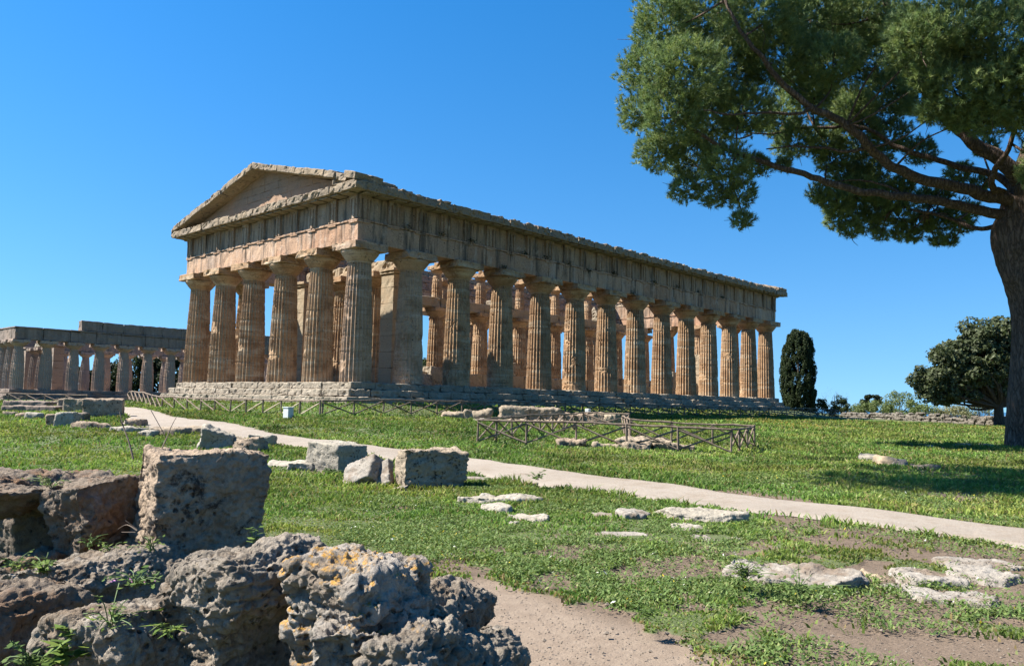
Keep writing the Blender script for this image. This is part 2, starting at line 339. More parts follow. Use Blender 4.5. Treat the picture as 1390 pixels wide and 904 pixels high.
M['bark'] = mat_bark('pine_bark', (.10, .064, .045), (.175, .125, .10)); M['bark2'] = mat_bark('dark_bark', (.055, .045, .035), (.10, .08, .06))
M['twig'] = mat_plain('dry_twig', (.16, .12, .09), .8)
def mat_ground():
    k = NB('meadow_ground'); p = k.pos(); a = k.n('ShaderNodeAttribute'); a.attribute_name = 'tint'; sx = k.n('ShaderNodeSeparateColor'); k.l(a.outputs['Color'], sx.inputs[0])
    n1 = k.noise(p, .5, 6, .6); n2_ = k.noise(p, 7, 6, .7); n3 = k.noise(p, 45, 4, .7)
    g = k.mix(k.mapr(n1, .35, .65), (0.064, 0.085, 0.028), (0.087, 0.108, 0.041)); g = k.mix(k.mapr(n2_, .35, .7, 0, .6), g, (0.050, 0.071, 0.023)); g = k.mix(k.mapr(n3, .45, .7, 0, .5), g, (0.107, 0.114, 0.063))
    g = k.mix(k.math('MULTIPLY', sx.outputs[1], .5), g, k.mix(k.mapr(n3, .4, .6), (0.225, 0.180, 0.022), (0.098, 0.112, 0.019)))
    d = k.mix(k.mapr(n1, .35, .65), (0.112, 0.081, 0.057), (0.143, 0.105, 0.075)); d = k.mix(k.mapr(n2_, .4, .7, 0, .6), d, (0.180, 0.135, 0.098)); d = k.mix(k.mapr(n3, .42, .7, 0, .65), d, (0.056, 0.041, 0.028))
    d = k.mix(k.mapr(k.noise(p, 60, 3, .6), .5, .66, 0, .5), d, (.07, .052, .038)); d = k.mix(sx.outputs[2], d, k.mix(k.mapr(n2_, .35, .7), (0.216, 0.169, 0.126), (0.180, 0.137, 0.101)))
    c = k.mix(k.mapr(sx.outputs[0], .25, .6), g, d); c = k.mix(k.mapr(k.noise(p, 70, 3, .6), .5, .68, 0, .4), c, (.09, .07, .05)); c = k.mix(k.math('MULTIPLY', k.mapr(k.noise(p, 2.2, 7, .7), .5, .66, 0, .5), sx.outputs[2]), c, (.13, .095, .068)); k.bump(k.math('ADD', n2_, k.math('MULTIPLY', n3, .5)), .7, .03); return k.done(c, .95)
M['ground'] = mat_ground()
def mat_path():
    k = NB('gravel_path'); p = k.pos(); n1 = k.noise(p, .6, 6, .6); n3 = k.noise(p, 30, 6, .75); n4 = k.noise(p, 3, 5, .6)
    c = k.mix(k.mapr(n1, .35, .65), (0.252, 0.216, 0.177), (0.286, 0.248, 0.205)); c = k.mix(k.mapr(n3, .5, .75, 0, .45), c, (0.199, 0.158, 0.122)); c = k.mix(k.mapr(n4, .55, .75, 0, .5), c, (0.286, 0.221, 0.164))
    c = k.mix(k.mapr(k.noise(k.scalev(p, (1, 1, 1)), .9, 8, .75), .5, .68, 0, .6), c, (.19, .145, .10)); c = k.mix(k.mapr(k.noise(p, 4.5, 8, .75), .48, .66, 0, .5), c, (.21, .165, .12)); c = k.mix(k.mapr(k.noise(p, 70, 3, .6), .5, .68, 0, .55), c, (.14, .11, .08)); c = k.mix(k.mapr(k.noise(p, 55, 3, .6), .3, .42, .5, 0), c, (.44, .40, .34)); c = k.mix(k.mapr(k.vor(p, 26), .1, .25, .45, 0), c, (.12, .09, .065))
    k.bump(n3, .8, .03); return k.done(c, .95)
M['path'] = mat_path()
def mat_sea():
    k = NB('sea_water'); p = k.pos(); k.bump(k.noise(p, .05, 4), .3, 1.); return k.done((.02, .07, .13), .25)
M['sea'] = mat_sea()

# ------------------------------------------------------------------ ground, path, sea
def build_ground():
    yaw = YAW; a1 = np.linspace(R_(-47), R_(47), 700); a2 = np.linspace(R_(47), R_(313), 72)[1:-1]; ang = yaw+np.concatenate([a1, a2])
    rr = [.6]
    while rr[-1] < 220: rr.append(rr[-1]*1.0145)
    while rr[-1] < 2500: rr.append(rr[-1]*1.15)
    rr = np.array(rr); A, Rr = np.meshgrid(ang, rr); X = CAM[0]+Rr*np.cos(A); Y = CAM[1]+Rr*np.sin(A); Z = terr(X, Y)
    b = bare(X, Y); Z = Z-.03*b
    fd, rt = camspace(X, Y)
    yl = sstep(.05, .45, n2(X, Y, .16, 3, 7.)+.25*n2(X, Y, .9, 2, 1.))*sstep(27, 34, fd)*sstep(8, 16, rt)*sstep(95, 70, fd)
    tr = sstep(.3, -.2, track_sd(X, Y))
    col = np.stack([b, yl, tr], -1).reshape(-1, 3)
    V = np.stack([X, Y, Z], -1).reshape(-1, 3); na = len(ang); idx = np.arange(V.shape[0]).reshape(len(rr), na); nx = np.roll(idx, -1, 1)
    Q = np.stack([idx[:-1], nx[:-1], nx[1:], idx[1:]], -1).reshape(-1, 4)
    c = len(V); V = np.concatenate([V, [[CAM[0], CAM[1], float(terr(CAM[0], CAM[1]))]]]); col = np.concatenate([col, [[0, 0, 0]]])
    T = np.stack([idx[0], nx[0], np.full(na, c)], -1)
    o = mk('ground', V, [Q, T], M['ground'], smooth=True, col=col); o['kind'] = 'structure'
build_ground()
def build_path():
    P = smooth_pts(PL, 40); T = np.gradient(P[:, :2], axis=0); T /= np.linalg.norm(T, axis=1, keepdims=True); N = np.stack([-T[:, 1], T[:, 0]], -1); V = []
    K = 18
    for j, u in enumerate(np.linspace(-1, 1, K)):
        wob = 1+.10*n2(P[:, 0], P[:, 1], 1.3, 3, 11.+(u > 0)*5)
        xy = P[:, :2]+N*(P[:, 2]*wob*u)[:, None]; z = terr(xy[:, 0], xy[:, 1])+.03-.045*(abs(u) > .97)
        V.append(np.stack([xy[:, 0], xy[:, 1], z], -1))
    V = np.stack(V, 1); n = len(P); idx = np.arange(n*K).reshape(n, K); Q = np.stack([idx[:-1, :-1], idx[1:, :-1], idx[1:, 1:], idx[:-1, 1:]], -1).reshape(-1, 4)
    o = mk('path', V.reshape(-1, 3), [Q], M['path'], smooth=True); o['kind'] = 'structure'
build_path()
_a = np.linspace(0, 2*math.pi, 96, endpoint=False); _rs = [700, 3000, 12000, 50000]
_V = np.array([[CAM[0]+q*math.cos(t), CAM[1]+q*math.sin(t), -20.] for q in _rs for t in _a]); _i = np.arange(96*4).reshape(4, 96); _n = np.roll(_i, -1, 1)
o = mk('sea', _V, [np.stack([_i[:-1], _n[:-1], _n[1:], _i[1:]], -1).reshape(-1, 4)], M['sea']); o['kind'] = 'structure'

# ------------------------------------------------------------------ the great temple
def lathe_fluted(prof, flutes, sub, rings, depth, wear_seed, wear, pit):
    """fluted shaft: prof(z)->radius"""
    n = flutes*sub; th = np.arange(n)/n*2*math.pi; z = np.linspace(prof[0][0], prof[-1][0], rings); r = np.interp(z, [q[0] for q in prof], [q[1] for q in prof])
    TH, Z = np.meshgrid(th, z); Rr = np.repeat(r[:, None], n, 1); u = (np.arange(n) % sub)/sub
    P = np.stack([np.cos(TH)*r.mean(), np.sin(TH)*r.mean(), Z], -1).reshape(-1, 3)+wear_seed*31.7
    wz = sstep(.42, .8, fbm(P*.9, 3).reshape(Z.shape)+wear*(1.1-Z/prof[-1][0]*1.4))
    zrel = (Z-z[0])/(z[-1]-z[0])
    D = depth*(4*u*(1-u))[None, :]*(r/r[0])[:, None]
    Rr = Rr-D*(1-.8*wz)-wz*(.03+.06*np.maximum(0, fbm(P*2.6, 4).reshape(Z.shape)))
    w2 = worley(P*3.4).reshape(Z.shape); Rr = Rr-pit*sstep(.38, .12, w2)*sstep(-.1, .3, fbm(P*1.1+9, 2).reshape(Z.shape)+.3*wz)
    for zz in (.22, .41, .60, .80):
        zc = zz+.03*math.sin(wear_seed*7+zz*20); Rr = Rr-.03*np.exp(-((zrel-zc)*(z[-1]-z[0])/.05)**2)
    V = np.stack([np.cos(TH)*Rr, np.sin(TH)*Rr, Z], -1).reshape(-1, 3); idx = np.arange(rings*n).reshape(rings, n); nx = np.roll(idx, -1, 1)
    return V, np.stack([idx[:-1], nx[:-1], nx[1:], idx[1:]], -1).reshape(-1, 4)
def lathe(prof, n=48, amp=0., seed=0):
    th = np.arange(n)/n*2*math.pi; V = []
    for r, z in prof: V.append(np.stack([np.cos(th)*r, np.sin(th)*r, np.full(n, z)], -1))
    V = np.concatenate(V)
    if amp: V = V*(1+amp*fbm(V*2.+seed*13, 3)[:, None]*np.array([1, 1, 0]))
    k = len(prof); idx = np.arange(k*n).reshape(k, n); nx = np.roll(idx, -1, 1); return V, np.stack([idx[:-1], nx[:-1], nx[1:], idx[1:]], -1).reshape(-1, 4)
def column_meshes(H, r0, r1, ech, aba_h, aba_w, flutes, seed, wear, pit, rings=110, sub=6, depth=.10, bulge=0.):
    zc = H-aba_h-ech; prof = [(0, r0), (zc*.5, r0*.5+r1*.5+.03+bulge), (zc, r1)]
    zz = np.linspace(0, zc, 12); rr = r0+(r1-r0)*(zz/zc)+(.035+bulge)*np.sin(zz/zc*math.pi)
    sh = lathe_fluted(list(zip(zz, rr)), flutes, sub, rings, depth*r0, seed, wear, pit)
    cp = MB(); e = [(r1*.985, zc-.12), (r1*1.03, zc), (r1*1.10, zc+.05*ech), (aba_w*.80, zc+.45*ech), (aba_w*.93, zc+.78*ech), (aba_w*.955, zc+.95*ech), (aba_w*.93, zc+ech+.005)]
    cp.add(*lathe(e, 48, .012, seed)); cp.add(*gbox((0, 0, H-aba_h/2), (2*aba_w, 2*aba_w, aba_h), .22, 0, .035, .03, 1.7+.1*seed, chip=.16)); return sh, cp
def mesh_only(name, V, Q, mat, smooth=True):
    o = mk(name, V, [Q], mat, smooth=smooth); me = o.data; bpy.data.objects.remove(o); return me
temple = empty('doric_temple', (0, 0, -1.4), 0, 'great ochre Doric temple with a pediment and all its outer columns standing on three steps', 'temple')
OFF = Vector((0, 0, 1.4))
def tmb(mb, name, mat, smooth=False, parent=None):
    return mb.build(name, mat, parent or temple, smooth, off=None if parent else (0, 0, -1.4))
fl = [0, 4.27]+[4.27+4.5*i for i in range(1, 12)]; fl.append(fl[-1]+4.27); LX = fl[-1]
fr = [0, 4.30, 8.775, 13.25, 17.725, 22.025]; LY = fr[-1]
variants = []
for s_, (wr, pt) in enumerate([(-.25, .02), (.0, .03), (.35, .06), (-.1, .04), (.6, .07), (.15, .05)]):
    sh, cp = column_meshes(8.88, 1.03, .76, .66, .5, 1.3, 24, s_+1, wr, pt)
    variants.append((mesh_only('shaft', sh[0], sh[1], M['column'], False), mesh_only('capital', np.concatenate(cp.V), np.concatenate(cp.Q), M['column'], False)))
grey_v = []
for a_, b_ in variants:
    a2, b2 = a_.copy(), b_.copy(); a2.materials[0] = M['column_grey']; b2.materials[0] = M['column_grey']; grey_v.append((a2, b2))
def part(name, me, parent, loc=(0, 0, 0), rz=0.):
    o = bpy.data.objects.new(name, me); COL.objects.link(o); o.parent = parent; o.location = loc; o.rotation_euler.z = rz; return o
def put_column(x, y, vi, z=0., rz=0., pname='column', vs=None):
    c = bpy.data.objects.new(pname, None); COL.objects.link(c); c.parent = temple; c.location = (x, y, z+1.4)
    sh, cp = (vs or variants)[vi]; part('shaft', sh, c, rz=rz); part('capital', cp, c, rz=(round(rz/(math.pi/2))*math.pi/2))
order_fl = [3, 2, 4, 2, 1, 2, 5, 1, 0, 3, 5, 1, 2, 0]
pos_seen = []
for i, x in enumerate(fl): pos_seen.append((x, 0., order_fl[i]))
for j in range(1, 5): pos_seen.append((0., fr[j], [0, 1, 5, 0, 3][j]))
for i, x in enumerate(fl): pos_seen.append((x, LY, (i*2+1) % 6))
for j in range(1, 5): pos_seen.append((LX, fr[j], (j+2) % 6))
for k_, (x, y, vi) in enumerate(pos_seen): put_column(x, y, vi, rz=(k_*5 % 24)*R_(15), vs=grey_v if k_ in (0, 1) else None)
# steps and floor
def ring_blocks(mb, x0, x1, y0, y1, z0, z1, dep, blk, step, amp, chip, r=.05):
    h = z1-z0; zc = (z0+z1)/2
    for (a, b, fixed, axis, sg) in ((x0, x1, y0, 0, 1), (x0, x1, y1, 0, -1), (y0+dep, y1-dep, x0, 1, 1), (y0+dep, y1-dep, x1, 1, -1)):
        t = a
        while t < b-.05:
            L = min(blk*random.uniform(.75, 1.3), b-t)
            if b-t-L < .4: L = b-t
            jit = random.uniform(-.03, .03); dz = random.uniform(-.02, .01)
            c = (t+L/2, fixed+sg*(dep/2)+jit) if axis == 0 else (fixed+sg*(dep/2)+jit, t+L/2)
            sz = (L-.012, dep, h-.004) if axis == 0 else (dep, L-.012, h-.004)
            mb.add(*gbox((c[0], c[1], zc+dz), sz, step, random.uniform(-.006, .006), r, amp, 2.3, chip=chip)); t += L
for k_, (o_, z0, z1) in enumerate(((1.15, -.45, 0.), (1.58, -.91, -.455), (2.02, -1.42, -.915))):
    mb = MB(); ring_blocks(mb, -o_, LX+o_, -o_, LY+o_, z0, z1, 1.2, 2.0, .24, .035, .15, .06); tmb(mb, 'step', M['krepis'])
mb = MB(); mb.add(*gbox((LX/2, LY/2, -.07), (LX, LY, .1), 3., 0, .01, 0.)); tmb(mb, 'floor', M['krepis'])
# architrave, frieze, cornice on the four sides
HW = .88
def course(x0, x1, y0, y1, z0, z1, blk, step, amp, chip, name, mat, off=0., extra=None):
    """closed ring of beams, 2*HW deep round the column axes"""
    mb = MB(); h = z1-z0; zc = (z0+z1)/2
    for (axis, fx) in ((0, y0), (0, y1), (1, x0), (1, x1)):
        a, b = (x0-HW-off, x1+HW+off) if axis == 0 else (y0+HW+off, y1-HW-off)
        t = a
        cuts = [a]+[q for q in (fl if axis == 0 else fr) if a+1.2 < q < b-1.2]+[b]
        for q0, q1 in zip(cuts[:-1], cuts[1:]):
            n = max(1, round((q1-q0)/blk))
            for i in range(n):
                L = (q1-q0)/n; m_ = q0+L*(i+.5); j = random.uniform(-.012, .012)
                wd = 2*(HW+off)
                c = (m_, fx+j) if axis == 0 else (fx+j, m_); sz = (L-.022, wd, h-.004) if axis == 0 else (wd, L-.022, h-.004)
                mb.add(*gbox((c[0], c[1], zc), sz, step, 0, .025, amp, 1.8, chip=chip))
    if extra: extra(mb)
    return tmb(mb, name, mat)
course(0, LX, 0, LY, 8.885, 10.22, 4.5, .45, .022, .06, 'architrave', M['entab'])
def taenia(mb):
    pass
course(0, LX, 0, LY, 10.225, 10.36, 4.5, .5, .012, .05, 'taenia', M['entab'], .07)
course(0, LX, 0, LY, 10.365, 11.88, 2.3, .6, .02, .05, 'metope_course', M['frieze'], -.06)
# triglyphs: grooved blocks, regulae below and mutules above
def triglyph_V(wd=.92, h=1.50, dp=.10):
    g = wd/9.; xs = [0, .5*g, g, 1.6*g, 2.*g, 2.5*g, 3.*g, 3.6*g, 4.5*g]
    xs = [0, .6*g, 1.9*g, 2.6*g, 3.3*g, 5.7*g, 6.4*g, 7.1*g, 8.4*g, 9*g]; ys = [.02, .14, .14, .015, .14, .14, .015, .14, .14, .02]
    xs = np.array(xs)-wd/2; ys = np.array(ys)*dp/.1; V = []; Q = []
    for (z, yy) in ((0, ys), (h*.86, ys), (h*.875, np.full(len(ys), .15)), (h, np.full(len(ys), .15))):
        for x, y in zip(xs, yy): V.append((x, y, z))
    n = len(xs)
    for k in range(3):
        for i in range(n-1): Q.append((k*n+i, k*n+i+1, (k+1)*n+i+1, (k+1)*n+i))
    b = len(V)
    for z in (0, h):
        V += [(xs[0], -.02, z), (xs[-1], -.02, z)]
    Q.append((b, 0, n*3, b+2)) if False else None
    for k in range(3):
        pass
    V = np.array(V); Q = Q+[(0, 3*n, b+2, b), (n-1, b+1, b+3, 4*n-1)]; return V, np.array(Q)
TV, TQ = triglyph_V()
trig = []
flx = sorted(fl[1:-1]+[(fl[i]+fl[i+1])/2 for i in range(1, 12)]+[-.42, 1.95, LX+.42, LX-1.95])
fry = sorted(fr[1:-1]+[(fr[i]+fr[i+1])/2 for i in range(1, 4)]+[-.42, 1.95, LY+.42, LY-1.95])
sides = [('n', flx, lambda t, v: (t-v[:, 0], -(HW-.06)-v[:, 1])), ('s', flx, lambda t, v: (t+v[:, 0], LY+(HW-.06)+v[:, 1])),
         ('e', fry, lambda t, v: (-(HW-.06)-v[:, 1], t+v[:, 0])), ('w', fry, lambda t, v: (LX+(HW-.06)+v[:, 1], t-v[:, 0]))]
for nm, ts, fn in sides:
    for t in ts:
        mb = MB(); X, Y = fn(t, TV); V = np.stack([X, Y, TV[:, 2]+10.37], -1); V = V+.012*np.stack([fbm(V*3, 2), fbm(V*3+9, 2), fbm(V*3+5, 2)], -1); mb.add(V, TQ[:, ::-1])
        tmb(mb, 'triglyph', M['frieze'])
mbr = MB(); mbm = MB()
for nm, ts, fn in sides:
    mids = [(a+b)/2 for a, b in zip(ts[:-1], ts[1:])]
    for t in list(ts)+mids:
        for (mbx, z, dpx, hh, base) in ([(mbr, 10.17, .07, .09, HW)] if t in ts else [])+[(mbm, 11.90, .78, .07, HW)]:
            wd = .9
            if nm == 'n': c, s = (t, -base-dpx/2, z), (wd, dpx, hh)
            if nm == 's': c, s = (t, LY+base+dpx/2, z), (wd, dpx, hh)
            if nm == 'e': c, s = (-base-dpx/2, t, z), (dpx, wd, hh)
            if nm == 'w': c, s = (LX+base+dpx/2, t, z), (dpx, wd, hh)
            if mbx is mbm and nm in 'sw': mbm.add(*gbox(c, s, .5, 0, .012, .008, 3)); continue
            m1 = MB(); m1.add(*gbox(c, s, .5, 0, .012, .008, 3)); tmb(m1, 'regula' if mbx is mbr else 'mutule', M['entab'] if mbx is mbr else M['cornice'])
if mbm.V: tmb(mbm, 'mutule', M['cornice'])['kind'] = 'stuff'
def cornice_side(axis, fx, sg, a, b):
    mb = MB(); t = a
    while t < b-.02:
        L = min(random.uniform(1.2, 2.1), b-t)
        if b-t-L < .5: L = b-t
        oh = 1.02+random.uniform(-.03, .03); wd = oh+2*HW-.3; z0, z1 = 11.95, 12.50+random.uniform(-.05, .05)
        cc = fx+sg*(HW+oh-wd/2)
        c = (t+L/2, cc, (z0+z1)/2) if axis == 0 else (cc, t+L/2, (z0+z1)/2); s = (L-.01, wd, z1-z0) if axis == 0 else (wd, L-.01, z1-z0)
        mb.add(*gbox(c, s, .2, 0, .05, .05, 2.6, chip=.22))
        if random.random() < .8 and axis == 0:
            l2 = L*random.uniform(.4, .95); c2 = (c[0]+random.uniform(-.1, .1), c[1]+sg*.15, z1+.04); mb.add(*gbox(c2, (l2, wd*.8, .16), .2, random.uniform(-.05, .05), .05, .06, 3., chip=.2))
        t += L
    return mb
CE = HW+1.02
for axis, fx, sg, a, b in ((0, 0., -1, -CE, LX+CE), (0, LY, 1, -CE, LX+CE), (1, 0., -1, -HW+.3+.0, LY+HW-.3), (1, LX, 1, -HW+.3, LY+HW-.3)):
    tmb(cornice_side(axis, fx, sg, a, b), 'cornice', M['cornice'])
# pediments
PK = 15.62; YC = LY/2
def rake(xf, sg):
    mb = MB(); ylo, yhi = -CE+.05, LY+CE-.05
    for side in (0, 1):
        n = 11; y0, z0 = (ylo, 12.52) if side == 0 else (yhi, 12.52); L = math.hypot(YC-y0, PK-z0); angx = math.atan2(PK-z0, abs(YC-y0))
        for i in range(n):
            t0, t1 = i/n, (i+1)/n; tm = (t0+t1)/2
            dz = random.uniform(-.02, .02); dx = random.uniform(-.03, .03)
            if side == 0 and i == 1 and sg < 0: dz -= .13; dx += .12
            if side == 0 and i == 0 and sg < 0: dz += .10
            y = y0+(YC-y0)*tm; z = z0+(PK-z0)*tm+dz+.0
            wd = 2.2
            mb.add(*gbox((xf+sg*(HW+1.05-wd/2)+dx, y, z+.12), (wd, L/n+.02, .46), .22, 0, .05, .035, 2.2, tilt=((angx if side == 0 else -angx), 0), chip=.14))
    return mb
tmb(rake(0, -1), 'raking_cornice', M['cornice']); tmb(rake(LX, 1), 'raking_cornice', M['cornice'])
for xf, sg in ((0, -1), (LX, 1)):
    mb = MB(); z = 12.45; rows = 6; hh = (PK-12.45)/rows
    for i in range(rows):
        zt = z+hh; half = (PK-.02-z)/(PK-12.45)*(YC+CE-.6); y = YC-half
        while y < YC+half-.1:
            L = min(random.uniform(1.3, 2.3), YC+half-y); hb = (PK-.02-zt)/(PK-12.45)*(YC+CE-.6)
            # clip top corners under the rake
            V, Q = gbox((xf+sg*.30, y+L/2, z+hh/2), (.9, L-.01, hh-.006), .4, 0, .02, .025, 2.)
            lim = PK-.05-np.abs(V[:, 1]-YC)/(YC+CE-.6)*(PK-12.45); V[:, 2] = np.minimum(V[:, 2], np.maximum(lim, z-.01)); mb.add(V, Q); y += L
        z = zt
    tmb(mb, 'tympanum', M['tymp'])
# broken corner stones on the near corner
mb = MB()
for (x, y, z, s, yw) in ((-.7, -.9, 12.72, (1.3, 1.0, .45), .2), (-.2, -.2, 12.98, (1.5, 1.2, .35), -.15), (.9, -1.1, 12.68, (1.5, 1.1, .35), .1), (2.4, -.9, 12.62, (1.4, 1.1, .28), -.1), (-1.2, .4, 12.72, (.9, 1.1, .4), .3)):
    mb = MB(); mb.add(*gbox((x, y, z), s, .15, yw, .09, .09, 2.2, chip=.3)); tmb(mb, 'broken_corner_block', M['cornice'])
# rough backing stones seen inside above the south architrave
mb = MB(); x = -.4
while x < LX+.4:
    L = random.uniform(1.2, 2.2)
    for z0, hh in ((10.4, .74), (11.16, .72)):
        mb.add(*gbox((x+L/2, LY-HW+.12+random.uniform(-.06, .06), z0+hh/2), (L-.03, .5, hh-.02), .25, 0, .05, .07, 2.4, chip=.25))
    x += L
tmb(mb, 'backing_course', M['backing'])
# antae, pronaos, inner colonnades, low cella walls
for yc in (5.05, LY-5.05):
    mb = MB(); z = 0.
    for hh in (1.25, 1.2, 1.2, 1.25, 1.15, 1.2, 1.0): mb.add(*gbox((6.95, yc, z+hh/2), (1.45, 1.5, hh-.006), .3, 0, .02, .02, 2., chip=.05)); z += hh
    mb.add(*gbox((6.95, yc, 8.36), (1.62, 1.68, .18), .3, 0, .02, .02)); mb.add(*gbox((6.95, yc, 8.57), (1.8, 1.85, .22), .3, 0, .03, .04, chip=.1)); tmb(mb, 'anta', M['cella'])
    mb = MB(); z = 0.
    for hh in (1.2, 1.2, 1.2, 1.2): mb.add(*gbox((51.4, yc, z+hh/2), (1.4, 1.4, hh-.01), .3, 0, .03, .03, 2., chip=.1)); z += hh
    tmb(mb, 'anta', M['cella'])
for y in (8.86, 13.16): put_column(8.1, y, 3 if y < 10 else 5, z=-.0, rz=R_(45), pname='pronaos_column')
mb = MB()
for (y0, y1, zz) in ((4.2, 6.6, 9.15), (6.6, 9., 9.2), (9, 11.0, 9.15), (11, 13.2, 9.2), (13.2, 15.6, 9.15), (15.6, 17.8, 9.2)): mb.add(*gbox((7.9, (y0+y1)/2, zz), (1.1, y1-y0-.03, .95), .25, 0, .06, .06, 2., chip=.25))
tmb(mb, 'pronaos_architrave', M['cella'])
inner_v = []; upper_v = []
for s_ in range(3):
    sh, cp = column_meshes(5.75, .72, .56, .42, .30, .92, 20, s_+11, [-.2, .1, .35][s_], .03, rings=70, sub=5); inner_v.append((mesh_only('shaft', sh[0], sh[1], M['column'], False), mesh_only('capital', np.concatenate(cp.V), np.concatenate(cp.Q), M['column'], False)))
    sh, cp = column_meshes(2.75, .45, .36, .30, .34, .62, 16, s_+21, [-.3, 0, .2][s_], .02, rings=40, sub=5); upper_v.append((mesh_only('shaft', sh[0], sh[1], M['column'], False), mesh_only('capital', np.concatenate(cp.V), np.concatenate(cp.Q), M['column'], False)))
IX = [14.2+5.2*i for i in range(7)]
for yy in (8.5, 13.5):
    for i, x in enumerate(IX): put_column(x, yy, (i+int(yy)) % 3, z=.95, rz=R_(18*i), pname='inner_column', vs=inner_v)
    mb = MB()
    for i in range(6):
        mb.add(*gbox((IX[i]+2.6, yy, 7.12), (5.19, 1.15, .82), .4, 0, .03, .035, 2., chip=.12))
    mb.add(*gbox((IX[0]-1.6, yy, 7.12), (3.2, 1.1, .82), .4, 0, .05, .05, 2., chip=.2)); tmb(mb, 'inner_architrave', M['cella'])
    mb = MB(); mb.add(*gbox((30, yy, .45), (34., 1.7, 1.0), .6, 0, .03, .04, 2., chip=.08)); tmb(mb, 'stylobate_wall', M['cella'])
    for i in ((0, 1, 2, 3, 4) if yy < 10 else (1, 2, 4)): put_column(IX[i], yy, i % 3, z=7.53, rz=R_(22.5*i), pname='upper_column', vs=upper_v)
mb = MB()
for x, y, s in ((21.5, 8.5, (1.9, .9, .5)), (23., 8.4, (.7, .8, 1.0)), (36.5, 8.5, (.7, .7, 1.5))): mb = MB(); mb.add(*gbox((x, y, 7.53+s[2]/2), s, .2, .05, .05, .05, 2., chip=.15)); tmb(mb, 'loose_upper_block', M['krepis'])
for yy in (5.0, LY-5.0):
    mb = MB(); x = 8.
    while x < 51:
        L = min(random.uniform(1.3, 2.4), 51.2-x); hh = 1.15+random.choice((0, 0, 0, .35, -.3))
        mb.add(*gbox((x+L/2, yy, hh/2), (L-.02, .95, hh), .3, 0, .04, .05, 2., chip=.15)); x += L
    tmb(mb, 'cella_wall', M['cella'])
mb = MB()
for x, y, s in ((10.6, 4.6, (1.3, 1., 1.55)), (9.3, 4.3, (1.1, 1., .9)), (13.4, 5.0, (1.6, 1., 1.9)), (19.2, 5.1, (1.7, 1., 2.3)), (16.2, 8.4, (1.6, 1.1, 2.2)), (34.4, 5., (1.4, .9, 2.9)), (46, 5., (1.6, 1., 2.6))): mb = MB(); mb.add(*gbox((x, y, s[2]/2), s, .25, 0, .05, .06, 2., chip=.15)); tmb(mb, 'standing_block', M['krepis'])

# ------------------------------------------------------------------ the second temple, far left
ZB = -.72
bas = empty('ruined_temple', (0, 68, ZB-1.2), 0, 'long grey ruined temple far left, a flat roofless colonnade without pediment', 'temple')
bas_off = (0, 68, ZB-1.2)
bv = []
for s_ in range(3):
    sh, cp = column_meshes(6.02, .74, .50, .42, .40, .98, 20, s_+31, [-.2, .1, .3][s_], .03, rings=50, sub=4, bulge=.07); bv.append([(mesh_only('shaft', sh[0], sh[1], mt, False), mesh_only('capital', np.concatenate(cp.V), np.concatenate(cp.Q), mt, False)) for mt in (M['basil'], M['basil_lit'])])
def bas_col(x, y, vi, k, rz, h=1., nm='column'):
    c = bpy.data.objects.new(nm, None); COL.objects.link(c); c.parent = bas; c.location = (x, y-68, 1.2); c.scale = (1, 1, h); sh, cp = bv[vi][k]; part('shaft', sh, c, rz=rz); part('capital', cp, c)
BX = [-.5+3.1*i for i in range(18)]; BY = [68+2.87*j for j in range(9)]
for i, x in enumerate(BX): bas_col(x, 68, i % 3, 0, R_(18*i)); bas_col(x, BY[-1], (i+1) % 3, 1, R_(18*i))
for j, y in enumerate(BY[1:-1]): bas_col(BX[0], y, j % 3, 1, R_(18*j)); bas_col(BX[-1], y, j % 3, 1, R_(18*j))
for i in (5, 6, 7): bas_col(BX[i]-1.2, 79.5, i % 3, 1, 0, .94, 'central_column')
for x in (5.6,):
    for y in (73.7, 85.2):
        mb = MB(); z = ZB
        for q in range(6): mb.add(*gbox((x, y, z+.48), (1.3, 1.3-.03*q, .94), .4, 0, .03, .03)); z += .95
        mb.add(*gbox((x, y, z+.12), (1.6, 1.6, .25), .4, 0, .05, .04)); mb.build('anta', M['basil_lit'], bas, off=bas_off)
for y in (76.4, 79.5, 82.6): bas_col(5.6, y, 1, 1, 0, .95, 'pronaos_column')
for x, y in ((3.4, 74.), (5.4, 77.), (15.2, 79.5), (18.4, 79.4), (2.3, 71), (24., 79.)):
    pass
mb = MB()
for x in (13.8, 16.9, 20.0): mb = MB(); mb.add(*gbox((x, 79.5, 5.45), (1.2, .8, .7), .25, .2, .08, .06, 2., chip=.2)); mb.add(*gbox((x+.2, 79.5, 5.98), (.6, .6, .4), .2, .2, .06, .05, 2., chip=.2)); mb.build('capital_remnant', M['block_pale'], bas, off=bas_off)
mb = MB(); mb.add(*gbox((5.6, 79.5, 5.35), (1.4, 2.6, .55), .25, 0, .08, .06, 2., chip=.2)); mb.add(*gbox((5.6, 79.2, 5.85), (1., 1.6, .5), .25, 0, .08, .06, 2., chip=.2)); mb.build('capital_remnant', M['block_pale'], bas, off=bas_off)
